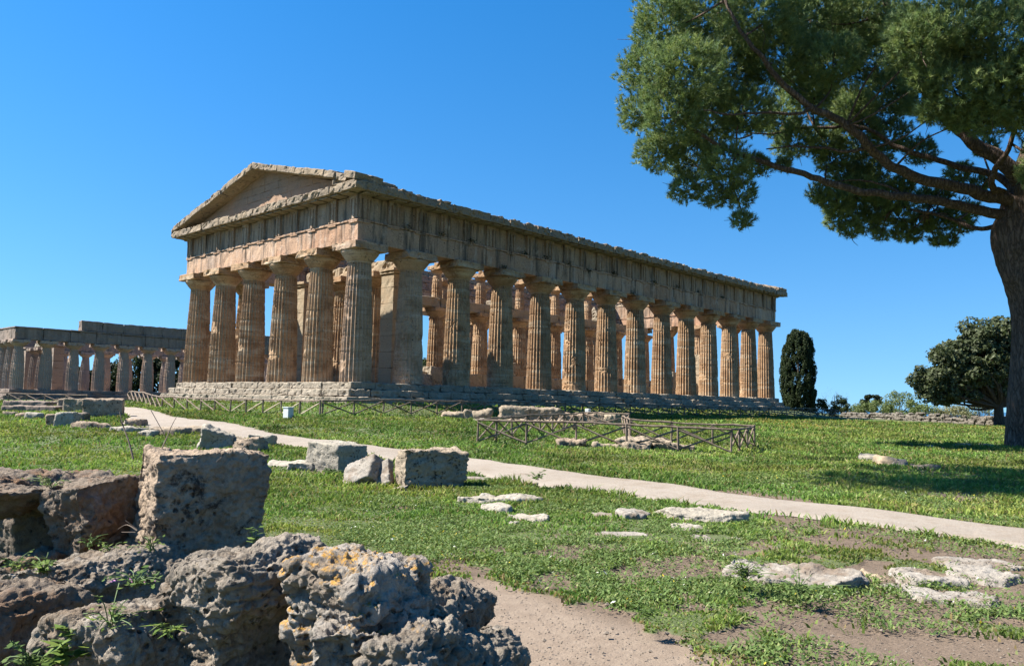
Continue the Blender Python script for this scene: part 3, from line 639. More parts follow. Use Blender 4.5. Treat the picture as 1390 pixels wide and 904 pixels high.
def bring(z0, z1, hw, x0, x1, name, mat, sidesel, amp=.04, chip=.1, blk=3.1):
    mb = MB()
    for s_ in sidesel:
        if s_ in 'ns':
            y = BY[0] if s_ == 'n' else BY[-1]; x = x0
            while x < x1-.05:
                L = min(blk, x1-x); mb.add(*gbox((x+L/2, y+random.uniform(-.02, .02), (z0+z1)/2+random.uniform(-.015, .015)), (L-.03, 2*hw, z1-z0), .45, 0, .05, amp, 1.6, chip=chip)); x += L
        else:
            xx = BX[0] if s_ == 'e' else BX[-1]; y = BY[0]+hw
            while y < BY[-1]-hw-.05:
                L = min(blk, BY[-1]-hw-y); mb.add(*gbox((xx, y+L/2, (z0+z1)/2), (2*hw, L-.03, z1-z0), .45, 0, .05, amp, 1.6, chip=chip)); y += L
    return mb.build(name, mat, bas, off=bas_off)
zt = ZB+6.02
bring(zt+.005, zt+1.35, .72, BX[0]-.72, BX[-1]+.72, 'architrave', M['basil_top'], 'nsew')
bring(zt+1.36, zt+1.56, .80, BX[0]-.8, BX[-1]+.8, 'taenia', M['basil_top'], 'nsew', .02, .05)
bring(zt+1.57, zt+2.85, .62, 6.2, BX[-1]+.62, 'frieze_course', M['basil_top'], 'n', .05, .12, 2.6)
bring(zt+1.57, zt+2.2, .5, 6.2, 11., 'frieze_remnant', M['basil_top'], 's', .06, .2, 2.4)
for k_, (o_, z0, z1) in enumerate(((.95, ZB-.4, ZB), (1.35, ZB-.8, ZB-.405), (1.75, ZB-1.4, ZB-.805))):
    mb = MB()
    for (c, s) in (((BX[8]+1.55, 68-o_+.7), (BX[-1]-BX[0]+2*o_, 1.4)), ((BX[8]+1.55, BY[-1]+o_-.7), (BX[-1]-BX[0]+2*o_, 1.4)), ((BX[0]-o_+.7, 79.5), (1.4, BY[-1]-68+2*o_-2.81)), ((BX[-1]+o_-.7, 79.5), (1.4, BY[-1]-68+2*o_-2.81))): mb.add(*gbox((c[0], c[1], (z0+z1)/2), (s[0], s[1], z1-z0), .8, 0, .04, .04, 1.5, chip=.1))
    mb.build('step', M['basil_top'], bas, off=bas_off)
mb = MB(); mb.add(*gbox((BX[8]+1.55, 79.5, ZB-.09), (BX[-1]-BX[0], BY[-1]-68, .1), 4., 0, .01, 0.)); mb.build('floor', M['basil'], bas, off=bas_off)

# ------------------------------------------------------------------ fences
def bar(mb, a, b, w=.045, amp=.0):
    a = np.asarray(a, float); b = np.asarray(b, float); n = max(2, int(np.linalg.norm(b-a)/.5)+2); t = np.linspace(0, 1, n)[:, None]; P = a+(b-a)*t
    if amp: P = P+amp*np.stack([fbm(P*1.3+3, 2), fbm(P*1.3+8, 2), fbm(P*1.3+5, 2)], -1)*np.sin(t*math.pi)
    mb.add(*tube(P, np.full(n, w)*(1+.12*np.random.default_rng(int(abs(P.sum()*100)) % 9999).standard_normal(n)), 7))
def fence(name, pts, sp, h, label, cat, pale=(), style='x', thick=.05, closed=False):
    P0 = np.array(pts[0]); root = empty(name, (P0[0], P0[1], float(terr(P0[0], P0[1]))), 0, label, cat, 'wooden rail fences round the ruins'); off = np.array(root.location)
    allp = []
    for a, b in zip(pts[:-1], pts[1:]):
        a = np.array(a); b = np.array(b); n = max(1, round(np.linalg.norm(b-a)/sp))
        for i in range(n): allp.append(a+(b-a)*i/n)
    allp.append(np.array(pts[-1])); Z = [float(terr(*q)) for q in allp]; k = 0
    for i, q in enumerate(allp):
        if closed and i == len(allp)-1: break
        mb = MB(); lean = np.random.default_rng(i+int(h*100)).normal(0, .02, 2); bar(mb, (q[0], q[1], Z[i]-.15), (q[0]+lean[0], q[1]+lean[1], Z[i]+h+.015), thick); mb.build('post', M['wood'], root, off=off)
    for i in range(len(allp)-1):
        a, b = allp[i], allp[i+1]; mb = MB(); bar(mb, (*a, Z[i]+h), (*b, Z[i+1]+h), thick*.95, .03); mb.build('rail', M['wood'], root, off=off)
        side = np.array([-(b-a)[1], (b-a)[0]]); side = side/np.linalg.norm(side)*thick*.9
        pl = i in pale
        if style == 'x' or (style == 'd' and not pl): mb = MB(); bar(mb, (*(a+side), Z[i]+.06), (*(b+side), Z[i+1]+h-.08), thick*.75, .02); mb.build('brace', M['wood'], root, off=off)
        if style == 'x' or pl: mb = MB(); bar(mb, (*(a-side), Z[i]+h-.08), (*(b-side), Z[i+1]+.06), thick*.75, .02); o = mb.build('brace', M['wood_lit'] if pl else M['wood'], root, off=off)
    return root
fence('wooden_fence', [(-6.6, -6.1), (-6.6, 13.), (-3.4, 27.), (2., 37.)], 1.9, .80, 'rail fence with single slanting braces, some tinted as if sunlit, before the temple front', 'fence', pale=(0, 1, 2, 3, 4), style='d')
fence('wooden_fence', [(-6.45, -6.1), (64., -6.1), (66., -5.)], 2.0, .80, 'long dark rail fence with crossed braces along the shaded flank of the great temple', 'fence')
e0, _ = gnd(648, 601.5); e1, _ = gnd(992, 616); e2, _ = gnd(1024, 606); e3, _ = gnd(790, 583.5)
e4 = e2[:2]+(e1-e0)[:2]*-.56
fence('wooden_fence', [tuple(e0[:2]), tuple(e1[:2]), tuple(e2[:2]), tuple(e4), tuple(gnd(845, 588)[0][:2]), tuple(gnd(854, 584)[0][:2]), tuple(gnd(792, 581.5)[0][:2]), tuple(e0[:2])], 1.75, .80, 'dark rail fence with crossed braces closing a plot of rubble on the open lawn', 'fence', closed=True, thick=.041)
bq0 = gnd(-40, 552)[0][:2]; bq1 = gnd(95, 549)[0][:2]
_bf = [at(-60, 547.5, 72), at(60, 549.5, 70), at(118, 549.5, 69)]
fence('wooden_fence', [tuple(q[:2]) for q in _bf], 2.0, .85, 'dark rail fence with crossed braces in front of the far left ruined temple', 'fence')

# ------------------------------------------------------------------ stones
def hexa(c, s, yaw=0., tilt=(0, 0), jit=.06, seed=0):
    r = np.random.default_rng(seed); V = np.array([[x, y, z] for x in (-.5, .5) for y in (-.5, .5) for z in (-.5, .5)])*(1+r.uniform(-jit, jit, (8, 3)))*np.asarray(s)
    tx, ty = tilt; cx, sx = math.cos(tx), math.sin(tx); V = V@np.array([[1, 0, 0], [0, cx, -sx], [0, sx, cx]]).T
    cy, sy = math.cos(ty), math.sin(ty); V = V@np.array([[cy, 0, sy], [0, 1, 0], [-sy, 0, cy]]).T
    cz, sz = math.cos(yaw), math.sin(yaw); V = V@np.array([[cz, -sz, 0], [sz, cz, 0], [0, 0, 1]]).T+np.asarray(c)
    Q = [(0, 1, 3, 2), (4, 6, 7, 5), (0, 4, 5, 1), (2, 3, 7, 6), (0, 2, 6, 4), (1, 5, 7, 3)]; return V, Q
def prism(poly, d, t, f0=.86, f1=.9, lean=0., yaw=-.4, sx=.9):
    """solid with the outline poly (photo pixels at distance d), t metres thick, rounded front and back"""
    P = np.array([at(x, y, d) for x, y in poly]); c = P.mean(0); c[2] = P[:, 2].min()*.35+P[:, 2].max()*.65; n = len(P); rings = []
    for k, (o_, f_) in enumerate(((-.5, f0), (-.22, .97), (.22, 1.), (.5, f1))): rings.append(c+(P-c)*f_*np.array([sx, sx, .96])+FWD*(o_*t)+np.array([0, 0, lean*o_-.006*d]))
    A = np.concatenate(rings); cz, sz = math.cos(yaw), math.sin(yaw); k = 1/math.cos(yaw)**.5
    D_ = (A-c)@np.array([[cz, -sz, 0], [sz, cz, 0], [0, 0, 1]]).T; return c+D_*np.array([k, k, 1]), n
def solid_mesh(sol):
    V = []; F = []; n = 0
    for s in sol:
        if s[0] == 'h': v, q = s[1]; V.append(v); F += [[a+n for a in f] for f in q]; n += len(v)
        else:
            v, k = s[1]; V.append(v); m_ = len(v)//k
            F.append([n+i for i in range(k)]); F.append([n+(m_-1)*k+i for i in range(k)][::-1])
            for r_ in range(m_-1):
                for i in range(k): j = (i+1) % k; F.append([n+r_*k+j, n+r_*k+i, n+(r_+1)*k+i, n+(r_+1)*k+j])
            n += len(v)
    return np.concatenate(V), F
_rk = [0]; FOOT = []
def in_stone(x, y, grow=0.):
    m_ = np.zeros(np.shape(x), bool)
    for cx, cy, a, b, an in FOOT:
        u = (x-cx)*math.cos(an)+(y-cy)*math.sin(an); v = -(x-cx)*math.sin(an)+(y-cy)*math.cos(an); m_ |= ((np.abs(u)/(a+grow))**3+(np.abs(v)/(b+grow))**3) < 1
    return m_
def rock(sol, name, label, cat, mat, vox, amp=.05, fr=2.5, pit=.02, pfr=9., ridge=.5, group=None, layers=0.):
    _rk[0] += 1; V, F = solid_mesh(sol); me = bpy.data.meshes.new('tmp'); me.from_pydata(V.tolist(), [], F); me.update()
    o = bpy.data.objects.new('tmp', me); COL.objects.link(o); md = o.modifiers.new('r', 'REMESH'); md.mode = 'VOXEL'; md.voxel_size = vox; md.use_smooth_shade = True
    dg = bpy.context.evaluated_depsgraph_get(); ev = o.evaluated_get(dg); m2 = bpy.data.meshes.new_from_object(ev); bpy.data.objects.remove(o); bpy.data.meshes.remove(me)
    n = len(m2.vertices); P = np.empty(n*3, np.float32); m2.vertices.foreach_get('co', P); P = P.reshape(-1, 3).astype(float); N = np.empty(n*3, np.float32); m2.vertices.foreach_get('normal', N); N = N.reshape(-1, 3).astype(float)
    sd = _rk[0]*7.31
    for it in range(2): # soften the normals a little by neighbours via edges
        e = np.empty(len(m2.edges)*2, np.int32); m2.edges.foreach_get('vertices', e); e = e.reshape(-1, 2); S2 = N.copy(); np.add.at(S2, e[:, 0], N[e[:, 1]]); np.add.at(S2, e[:, 1], N[e[:, 0]]); N = S2/np.maximum(np.linalg.norm(S2, axis=1, keepdims=True), 1e-6)
    Q = P+sd
    b0 = fbm(Q*fr*.8*np.array([.8, .8, 1.5]), 3)*3.4; fl_ = np.floor(b0); ter = (fl_+sstep(.38, .62, b0-fl_))/3.4; rough = sstep(-.35, .35, fbm(Q*fr*.7+50, 2))
    d = amp*(1.0*ter+.55*fbm(Q*fr*1.3, 5, g=.55)*(.4+.8*rough))
    b1 = P[:, 2]*9+1.6*fbm(Q*1.7+9, 3); d = d-amp*.4*np.exp(-((b1-np.round(b1))/.11)**2)*sstep(-.1, .3, fbm(Q*1.4+70, 2))
    rd = 1-np.abs(fbm(Q*fr*2.3+5, 4)); d = d+amp*ridge*(rd-.75)
    Qw = Q*np.array([1, 1, 1.35])+.07*np.stack([fbm(Q*7+1, 3), fbm(Q*7+31, 3), fbm(Q*7+61, 3)], -1)
    w1 = worley(Qw*pfr); w2 = worley(Qw*pfr*.42+3)
    msk = sstep(-.35, .15, fbm(Q*fr*1.2+20, 2))
    rg = lambda f, o: (1-np.abs(fbm(Q*f+7, o, g=.62)))**2
    d = d+(pit*.9*(rg(pfr*.55, 5)-.6)+pit*.5*(rg(pfr*1.5, 4)-.6))*(.35+.9*rough)
    d = d-pit*.7*sstep(.40, .12, w1)*msk-pit*1.4*sstep(.36, .1, w2)*sstep(.1, .4, fbm(Q*fr*.9+33, 2))
    d = d+pit*.7*fbm(Q*pfr*2.2, 4, g=.65)-pit*.45*sstep(.42, .12, worley(Qw*pfr*2.3+11))
    if layers: d = d+layers*(np.abs(vn(np.stack([Q[:, 0]*.8, Q[:, 1]*.8, Q[:, 2]*16], -1)))-.4)
    P = P+N*d[:, None]
    base = np.array([P[:, 0].mean(), P[:, 1].mean(), P[:, 2].min()])
    m2.vertices.foreach_set('co', (P-base).astype(np.float32).ravel()); m2.polygons.foreach_set('use_smooth', np.ones(len(m2.polygons), bool)); m2.update()
    m2.name = name; m2.materials.clear(); m2.materials.append(mat); ob = bpy.data.objects.new(name, m2); COL.objects.link(ob); ob.location = base; return tag(ob, label, cat, group or 'rocks of the foreground ruin')
def ngon(c, s, yaw, tilt, seed):
    r = np.random.default_rng(seed+500); n = r.integers(8, 12); a = np.sort((np.arange(n)+r.uniform(-.3, .3, n))/n*2*math.pi); ca, sa = np.cos(a), np.sin(a)
    q = (np.abs(ca)**3+np.abs(sa)**3)**(-1/3)*r.uniform(.70, 1.1, n)*.66; B = np.stack([ca*q, sa*q, np.full(n, -.5)], -1); T_ = np.stack([ca*q*r.uniform(.82, .97, n), sa*q*r.uniform(.82, .97, n), .5-r.uniform(0, .3, n)], -1)
    V = np.concatenate([B, T_])*np.asarray(s); tx, ty = tilt; cx, sx = math.cos(tx), math.sin(tx); V = V@np.array([[1, 0, 0], [0, cx, -sx], [0, sx, cx]]).T
    cy, sy = math.cos(ty), math.sin(ty); V = V@np.array([[cy, 0, sy], [0, 1, 0], [-sy, 0, cy]]).T; cz, sz = math.cos(yaw), math.sin(yaw); V = V@np.array([[cz, -sz, 0], [sz, cz, 0], [0, 0, 1]]).T+np.asarray(c)
    Q = [list(range(n))[::-1], list(range(n, 2*n))]+[[i, (i+1) % n, n+(i+1) % n, n+i] for i in range(n)]; return V, Q
def pxblock(x, yb, wpx, hpx, dep, yaw=0., tilt=(0, 0), jit=.07, seed=0, sink=.08, d=None, irr=False):
    """block whose foot is seen at photo pixel (x, yb), wpx by hpx big, dep metres deep"""
    if d is None: g, d = gnd(x, yb)
    else: g = at(x, yb, d)
    tp = (CAM[2]-g[2])*FPX*(1/d-1/(d+dep)); hpx = max(hpx-.6*tp, .45*hpx)
    w_ = wpx*d/FPX; h_ = hpx*d/FPX; c = g+FWD*dep/2+np.array([0, 0, h_/2-sink/2]); FOOT.append((c[0], c[1], w_*.47, dep*.47, YAW-math.pi/2+yaw)); return (('h', ngon(c, (w_, dep, h_+sink), YAW-math.pi/2+yaw, tilt, seed)) if irr else ('h', hexa(c, (w_, dep, h_+sink), YAW-math.pi/2+yaw, tilt, jit, seed))), d
def stone1(x, yb, wpx, hpx, dep, label, mat='block_pale', name='stone_block', cat='stone block', yaw=0., tilt=(0, 0), seed=0, amp=.045, fr=2.5, sink=.1, d=None, extra=(), layers=0., pit=.012, group=None, jit=.12):
    irr = name in ('stone_slab', 'small_stone') and mat != 'basil_top' and abs(tilt[0])+abs(tilt[1]) < .5
    s, dd = pxblock(x, yb, wpx, hpx, dep, yaw, tilt, jit, seed, sink, d, irr); sol = [s]
    group = group or 'old stones lying about the meadow'
    for e in extra: sol.append(pxblock(*e[:5], yaw=e[5] if len(e) > 5 else 0, seed=seed+5, d=dd if len(e) > 6 else None)[0])
    return rock(sol, name, label, cat, M[mat], max(.014, dd*.0020), amp, fr, pit, 6., group=group, layers=layers)
# ruins on the left
stone1(134, 566, 50, 25, 1.1, 'big dark block with a straight top edge beside the gravel path on the left', 'rock_dark', yaw=.35, seed=1, amp=.05)
stone1(97, 560, 30, 19, 1.2, 'rounded grey boulder block just left of the big dark straight-topped block', 'block_dark', yaw=.1, seed=2)
stone1(80, 556, 14, 14, 1., 'small upright grey stone at the left end of the boulder pile by the path', 'block_dark', yaw=.3, seed=3)
stone1(83, 580, 26, 21, .9, 'squarish grey block standing on the grass below the big dark block', 'block_pale', yaw=.25, seed=4)
stone1(65, 579, 14, 18, .8, 'narrow dark block left of the squarish grey block on the left lawn', 'rock_dark', yaw=.2, seed=5)
stone1(102, 572, 22, 12, .8, 'low brownish block right of the squarish grey block on the left lawn', 'rock_brown', yaw=.1, seed=6)
stone1(117, 582, 46, 10, .7, 'flat dark slab lying on the grass under the big dark block', 'rock_dark', 'stone_slab', 'stone slab', seed=7, tilt=(0, .08))
stone1(180, 579, 22, 11, .8, 'small dark rubble block at the right foot of the big dark block', 'rock_dark', seed=8)
stone1(38, 558.5, 74, 8, 2.4, 'long dark stepped platform of stone on the far left', 'basil_top', 'stone_platform', 'platform', seed=9, jit=.02)
stone1(32, 552, 60, 8, 2., 'upper dark course lying on the long stepped platform on the far left', 'basil_top', 'stone_slab', 'stone slab', seed=10, jit=.02, d=None)
stone1(10, 563, 18, 5, .5, 'leftmost low stone in the row edging the left lawn', 'block_dark', seed=11)
stone1(27, 566, 16, 6, .5, 'second low dark stone from the left in the row edging the left lawn', 'rock_dark', seed=12)
stone1(42, 568, 20, 8, .5, 'third low pale stone from the left in the row edging the left lawn', 'block_pale', seed=13)
stone1(175, 586, 60, 8, .8, 'long low pale kerb stone sunk in the grass beside the bend of the path', 'block_pale', 'stone_slab', 'stone slab', seed=14)
stone1(222, 591, 48, 11, .8, 'dark low kerb block with a grassy top beside the bend of the path', 'block_dark', seed=15)
stone1(262, 588, 40, 9, .8, 'dark low kerb block nearest the great foreground cube', 'block_dark', seed=16)
stone1(196, 592, 22, 8, .6, 'short pale kerb stone left of the dark grassy kerb block', 'block_pale', seed=17)
stone1(286, 611, 44, 28, .8, 'pale broken stone with a slanting top peeping over the great foreground cube', 'block_pale', yaw=.3, tilt=(.1, .25), seed=18, amp=.06)
stone1(334, 614, 40, 20, .7, 'dark jagged stone right behind the great foreground cube', 'rock_dark', tilt=(0, -.2), seed=19, amp=.06)
stone1(352, 606, 34, 18, .7, 'pale rubble stone beside the path behind the great foreground cube', 'block_pale', seed=20, amp=.06)
stone1(309, 610, 60, 18, .7, 'low grey stone wedged in the rubble behind the great foreground cube', 'block_dark', tilt=(.1, .1), seed=120, amp=.06)
# mid lawn blocks
stone1(450, 641, 62, 42, 1.0, 'light grey squared block standing left of the tilted slabs', 'block_pale', yaw=-.62, seed=21, amp=.03)
stone1(581, 663.5, 86, 55, .85, 'large dark grey squared block with a rounded top right of the tilted slabs', 'block_dark', yaw=.30, seed=22, amp=.065)
stone1(490, 659, 52, 34, .35, 'pale slab tilted against the light grey squared block', 'slab', 'stone_slab', 'stone slab', yaw=-.45, tilt=(-.75, -.40), seed=23, sink=.12)
stone1(517, 660, 30, 36, .22, 'thin pale slab leaning beside the large dark grey block', 'slab', 'stone_slab', 'stone slab', yaw=-.35, tilt=(-.6, -.45), seed=24, sink=.12)
stone1(541, 666, 24, 8, .3, 'small whitish stone at the foot of the large dark grey block', 'slab', 'small_stone', 'stone', seed=25, tilt=(0, -.2))
stone1(402, 638, 34, 13, .9, 'low flat block in the grass left of the light grey squared block', 'block_pale', yaw=.2, seed=26)
stone1(377, 633, 42, 7, .8, 'thin flat slab in the grass beside the right edge of the great foreground cube', 'block_pale', 'stone_slab', 'stone slab', yaw=.2, seed=27)
stone1(655, 654, 56, 6, 1., 'flat pale slab flush with the ground right behind the large dark block', 'slab', 'stone_slab', 'stone slab', seed=28, amp=.02)
stone1(718, 659, 28, 10, .5, 'small weedy stone at the near edge of the path', 'block_dark', 'small_stone', 'stone', seed=29)
stone1(686, 684, 106, 14, .6, 'long low grey slab in the grass right of the large dark block', 'block_pale', 'stone_slab', 'stone slab', seed=30, layers=.03, yaw=-.05)
stone1(674, 695, 40, 11, .4, 'narrow pitted stone just in front of the long low grey slab', 'block_pale', 'small_stone', 'stone', seed=31, yaw=-.3)
stone1(720, 707, 52, 11, .4, 'narrow dark-edged stone pointing right in front of the long low grey slab', 'block_pale', 'small_stone', 'stone', seed=32, yaw=-.3)
stone1(698, 712, 14, 7, .2, 'fist-sized white stone alone in the weeds', 'slab', 'small_stone', 'stone', seed=33)
stone1(862, 704, 42, 13, .5, 'low whitish boulder left of the broad grey slab near the path', 'slab', 'small_stone', 'stone', seed=34)
stone1(955, 708, 104, 19, .8, 'broad low grey slab by the near edge of the path in mid lawn', 'block_pale', 'stone_slab', 'stone slab', seed=35, layers=.03, yaw=-.12)
stone1(941, 721, 44, 10, .5, 'flat grey slab just in front of the broad low grey slab', 'block_pale', 'stone_slab', 'stone slab', seed=36)
stone1(820, 703, 34, 5, .5, 'bare flat stone level with the turf left of the whitish boulder', 'slab', 'stone_slab', 'stone slab', seed=37, amp=.015)
stone1(845, 730, 68, 6, .5, 'earthy flat stone level with the turf in the middle of the weeds', 'slab', 'stone_slab', 'stone slab', seed=38, amp=.015, yaw=-.2)
stone1(975, 734, 72, 7, .5, 'earthy long flat stone level with the turf before the broad grey slab', 'slab', 'stone_slab', 'stone slab', seed=39, amp=.015, yaw=.35)
stone1(1095, 799, 186, 34, .75, 'largest whitish rough slab in the right foreground grass', 'slab', 'stone_slab', 'stone slab', seed=40, layers=.05, yaw=-.22, amp=.04, sink=.2)
stone1(1201, 784, 32, 9, .3, 'small tan squared stone beside the largest whitish slab', 'cella', 'small_stone', 'stone', seed=41)
stone1(1239, 801, 54, 8, .3, 'small flat white stone right of the largest whitish slab', 'slab', 'stone_slab', 'stone slab', seed=42, amp=.02)
stone1(1284, 794, 86, 18, .6, 'pale flat slab behind the small flat white stone on the right', 'slab', 'stone_slab', 'stone slab', seed=43, layers=.02, yaw=.1, amp=.025)
stone1(1365, 790, 80, 18, .8, 'pale flat slab running out of the right edge of the picture', 'slab', 'stone_slab', 'stone slab', seed=44, layers=.02, amp=.025)
stone1(1345, 770, 110, 8, .5, 'long thin pale slab behind the others at the right edge', 'slab', 'stone_slab', 'stone slab', seed=144, layers=.02, amp=.025, yaw=-.15)
stone1(1303, 818, 104, 14, .5, 'brown-stained flat slab nearest the viewer on the right', 'slab', 'stone_slab', 'stone slab', seed=45, yaw=-.2, amp=.025)
# stones round the temple foot and in the enclosure
for (x, yb, wp, hp, dp, mt, lb, sd_) in ((613, 566, 29, 8, 1., 'block_pale', 'low grey block at the left end of the row before the temple flank', 51), (634, 565, 12, 8, .8, 'block_pale', 'small grey block second in the row before the temple flank', 52),
        (652, 566, 27, 11, 1., 'block_pale', 'squared grey block with a crisp edge in the row before the temple flank', 53), (656, 571, 46, 4, .8, 'slab', 'thin flat slab in the grass below the crisp squared grey block', 54),
        (700, 562, 40, 13, 1.6, 'block_dark', 'dark humped rubble mound close to the temple fence', 55), (736, 562, 52, 11, 1.6, 'block_pale', 'grey sloping rubble mound right of the dark humped mound', 56),
        (788, 568.5, 60, 10, 1.2, 'rock_dark', 'long dark straight block behind the enclosure fence', 57), (830, 567, 24, 7, .8, 'block_pale', 'small rough stones right of the long dark straight block', 58),
        (733, 574.5, 84, 6, .8, 'block_dark', 'long low grey kerb touching the rear of the enclosure', 59), (878, 606, 70, 12, 1.0, 'block_pale', 'rough grey slab in the middle of the fenced enclosure', 60),
        (845, 609, 76, 8, .8, 'block_pale', 'low pitted stone at the front of the fenced enclosure', 61), (915, 611, 60, 9, .7, 'block_pale', 'low grey stone at the right inside the fenced enclosure', 62), (776, 606, 38, 14, .8, 'rock_dark', 'dark upright block at the left inside the fenced enclosure', 63)):
    stone1(x, yb, wp, hp*.8, dp, lb, 'block_dark' if mt == 'block_pale' else mt, seed=sd_, amp=.11, jit=.22, **(dict(d=46., sink=.5) if yb < 570 else {}))
for (x, yb, wp, hp, mt, lb, sd_) in ((1190, 628, 28, 12, 'block_pale', 'left stone of the little heap near the pine shadow', 71), (1209, 631, 26, 13, 'cella', 'slanting tan stone in the middle of the heap near the pine shadow', 72), (1224, 632, 26, 9, 'slab', 'bright flat stone at the right end of the heap near the pine shadow', 73),
        (1263, 638, 28, 10, 'block_dark', 'lone low stone lying inside the pine shadow', 74), (1310, 605, 28, 4, 'slab', 'flat pale stone left of the pine trunk, beyond its shadow', 75), (1344, 605.5, 20, 4, 'slab', 'flat pale stone closest to the pine trunk', 76), (1268, 607, 12, 3, 'slab', 'tiny flat pale stone farthest left of the pine trunk', 77)):
    stone1(x, yb, wp, hp, .6, lb, mt, 'small_stone', 'stone', seed=sd_, amp=.04, tilt=(0, .15 if sd_ == 72 else 0))

# foreground ruins
def H(x, y, d, s, yaw=0., tilt=(0, 0), jit=.08, seed=0): return ('h', hexa(at(x, y, d), s, YAW-math.pi/2+yaw, tilt, jit, seed))
def Pm(poly, d, t, **k): return ('p', prism(poly, d, t, **k))
rock([H(268, 683, 6.35, (.80, .84, .84), .60, (0, .03), .05, 3)], 'stone_block', 'great squared dark-spotted cube of stone standing in the left foreground', 'stone block', M['rock_dark'], .0095, .05, 2.2, .022, 8.)
rock([H(290, 775, 6.25, (.82, .88, .30), .58, (0, .03), .06, 4)], 'stone_block', 'cracked base course directly under the great foreground cube', 'stone block', M['rock_dark'], .016, .04, 2.2, .02, 8.)
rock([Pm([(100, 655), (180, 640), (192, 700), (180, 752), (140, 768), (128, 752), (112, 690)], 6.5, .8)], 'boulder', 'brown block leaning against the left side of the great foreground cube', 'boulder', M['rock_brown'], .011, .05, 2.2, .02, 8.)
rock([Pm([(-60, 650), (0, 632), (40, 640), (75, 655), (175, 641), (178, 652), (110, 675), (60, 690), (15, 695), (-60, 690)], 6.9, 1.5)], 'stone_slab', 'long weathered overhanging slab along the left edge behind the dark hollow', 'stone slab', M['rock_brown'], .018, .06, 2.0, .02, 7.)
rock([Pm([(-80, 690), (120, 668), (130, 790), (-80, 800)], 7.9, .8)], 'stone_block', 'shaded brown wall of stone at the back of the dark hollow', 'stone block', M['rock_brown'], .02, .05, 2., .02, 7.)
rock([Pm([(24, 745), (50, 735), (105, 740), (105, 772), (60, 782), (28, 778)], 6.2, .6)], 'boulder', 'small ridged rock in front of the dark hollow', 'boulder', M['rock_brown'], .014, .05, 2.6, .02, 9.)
rock([Pm([(45, 770), (70, 755), (150, 738), (200, 738), (232, 768), (235, 800), (180, 815), (60, 815), (46, 795)], 5.6, 1.0)], 'boulder', 'flat-topped rock with tufts of weeds below the leaning brown block', 'boulder', M['rock'], .009, .055, 2.4, .022, 9.)
rock([Pm([(-70, 800), (-10, 785), (60, 795), (80, 815), (82, 870), (90, 930), (-70, 930)], 4.6, .7)], 'boulder', 'rusty-topped dark boulder in the lower left corner', 'boulder', M['rock_brown'], .012, .05, 2.4, .02, 9.)
rock([Pm([(103, 822), (150, 808), (200, 812), (262, 800), (285, 830), (300, 960), (110, 960), (104, 870)], 4.25, .7)], 'boulder', 'ochre-edged grey rock at the bottom left centre with creepers', 'boulder', M['rock'], .008, .05, 2.6, .022, 10.)
rock([Pm([(258, 775), (300, 752), (352, 735), (380, 720), (405, 723), (425, 745), (432, 800), (410, 815), (380, 830), (368, 875), (372, 960), (262, 960), (255, 880), (240, 820)], 4.15, .55, yaw=-.6, sx=.9), H(345, 880, 4.5, (.5, .5, .7), 0, (0, 0), .1, 5)], 'boulder', 'grey rock left of the lichen-topped one, with a shaded hollow at its foot', 'boulder', M['rock'], .0075, .06, 2.6, .024, 10.)
rock([Pm([(412, 762), (425, 742), (470, 742), (520, 747), (556, 757), (566, 782), (578, 800), (572, 840), (560, 960), (412, 960), (418, 850), (430, 810), (414, 790)], 3.75, .42, f0=.86, yaw=-.7, sx=.88), H(500, 905, 3.6, (.45, .55, .45), .1, (0, 0), .1, 6)], 'boulder', 'tallest foreground rock with bright orange lichen on its top', 'boulder', M['rock_orange'], .0065, .06, 2.6, .024, 11.)
rock([Pm([(572, 790), (600, 778), (640, 797), (650, 815), (645, 870), (590, 880), (570, 830)], 4.15, .5)], 'boulder', 'small pale rock stepping down right of the lichen-topped rock', 'boulder', M['rock'], .008, .045, 2.8, .022, 10.)
rock([Pm([(520, 852), (550, 838), (592, 842), (614, 864), (626, 960), (515, 960)], 3.45, .45)], 'boulder', 'pitted lump of rock at the bottom edge under the lichen-topped rock', 'boulder', M['rock'], .007, .045, 2.8, .022, 11.)
rock([Pm([(596, 862), (634, 848), (662, 856), (676, 876), (694, 902), (712, 960), (588, 960)], 3.75, .5)], 'boulder', 'rightmost low rock of the foreground ruin, next to the bare track', 'boulder', M['rock'], .007, .05, 2.8, .022, 11.)

# ------------------------------------------------------------------ little posts and boxes
g, d_ = gnd(391, 568); bx = empty('utility_box', tuple(g), YAW+.9, 'small pale green-white utility box on the grass in front of the temple fence', 'utility box')
mb = MB(); mb.add(*gbox((0, 0, .27), (.42, .32, .50), .2, 0, .02, 0.)); mb.build('housing', M['white'], bx)
mb = MB(); mb.add(*gbox((0, 0, .545), (.48, .38, .05), .2, 0, .015, 0.)); mb.build('lid', M['white'], bx)
mb = MB(); mb.add(*gbox((0, -.165, .27), (.34, .02, .40), .2, 0, .008, 0.)); mb.build('door', M['white'], bx)
g, d_ = gnd(1275, 571); mb = MB(); mb.add(*gbox((0, 0, .3), (.40, .35, .75), .15, .3, .05, .03)); tag(mb.build('marker_stone', M['slab'], loc=None), 'small upright whitish marker stone before the far boundary wall', 'marker stone').location = g
g = at(798, 558.6, 46.7); mb = MB(); mb.add(*gbox((0, 0, .06), (.28, .24, .20), .15, .2, .03, .01)); tag(mb.build('marker_box', M['white']), 'tiny white square marker resting on the long dark block', 'marker').location = g

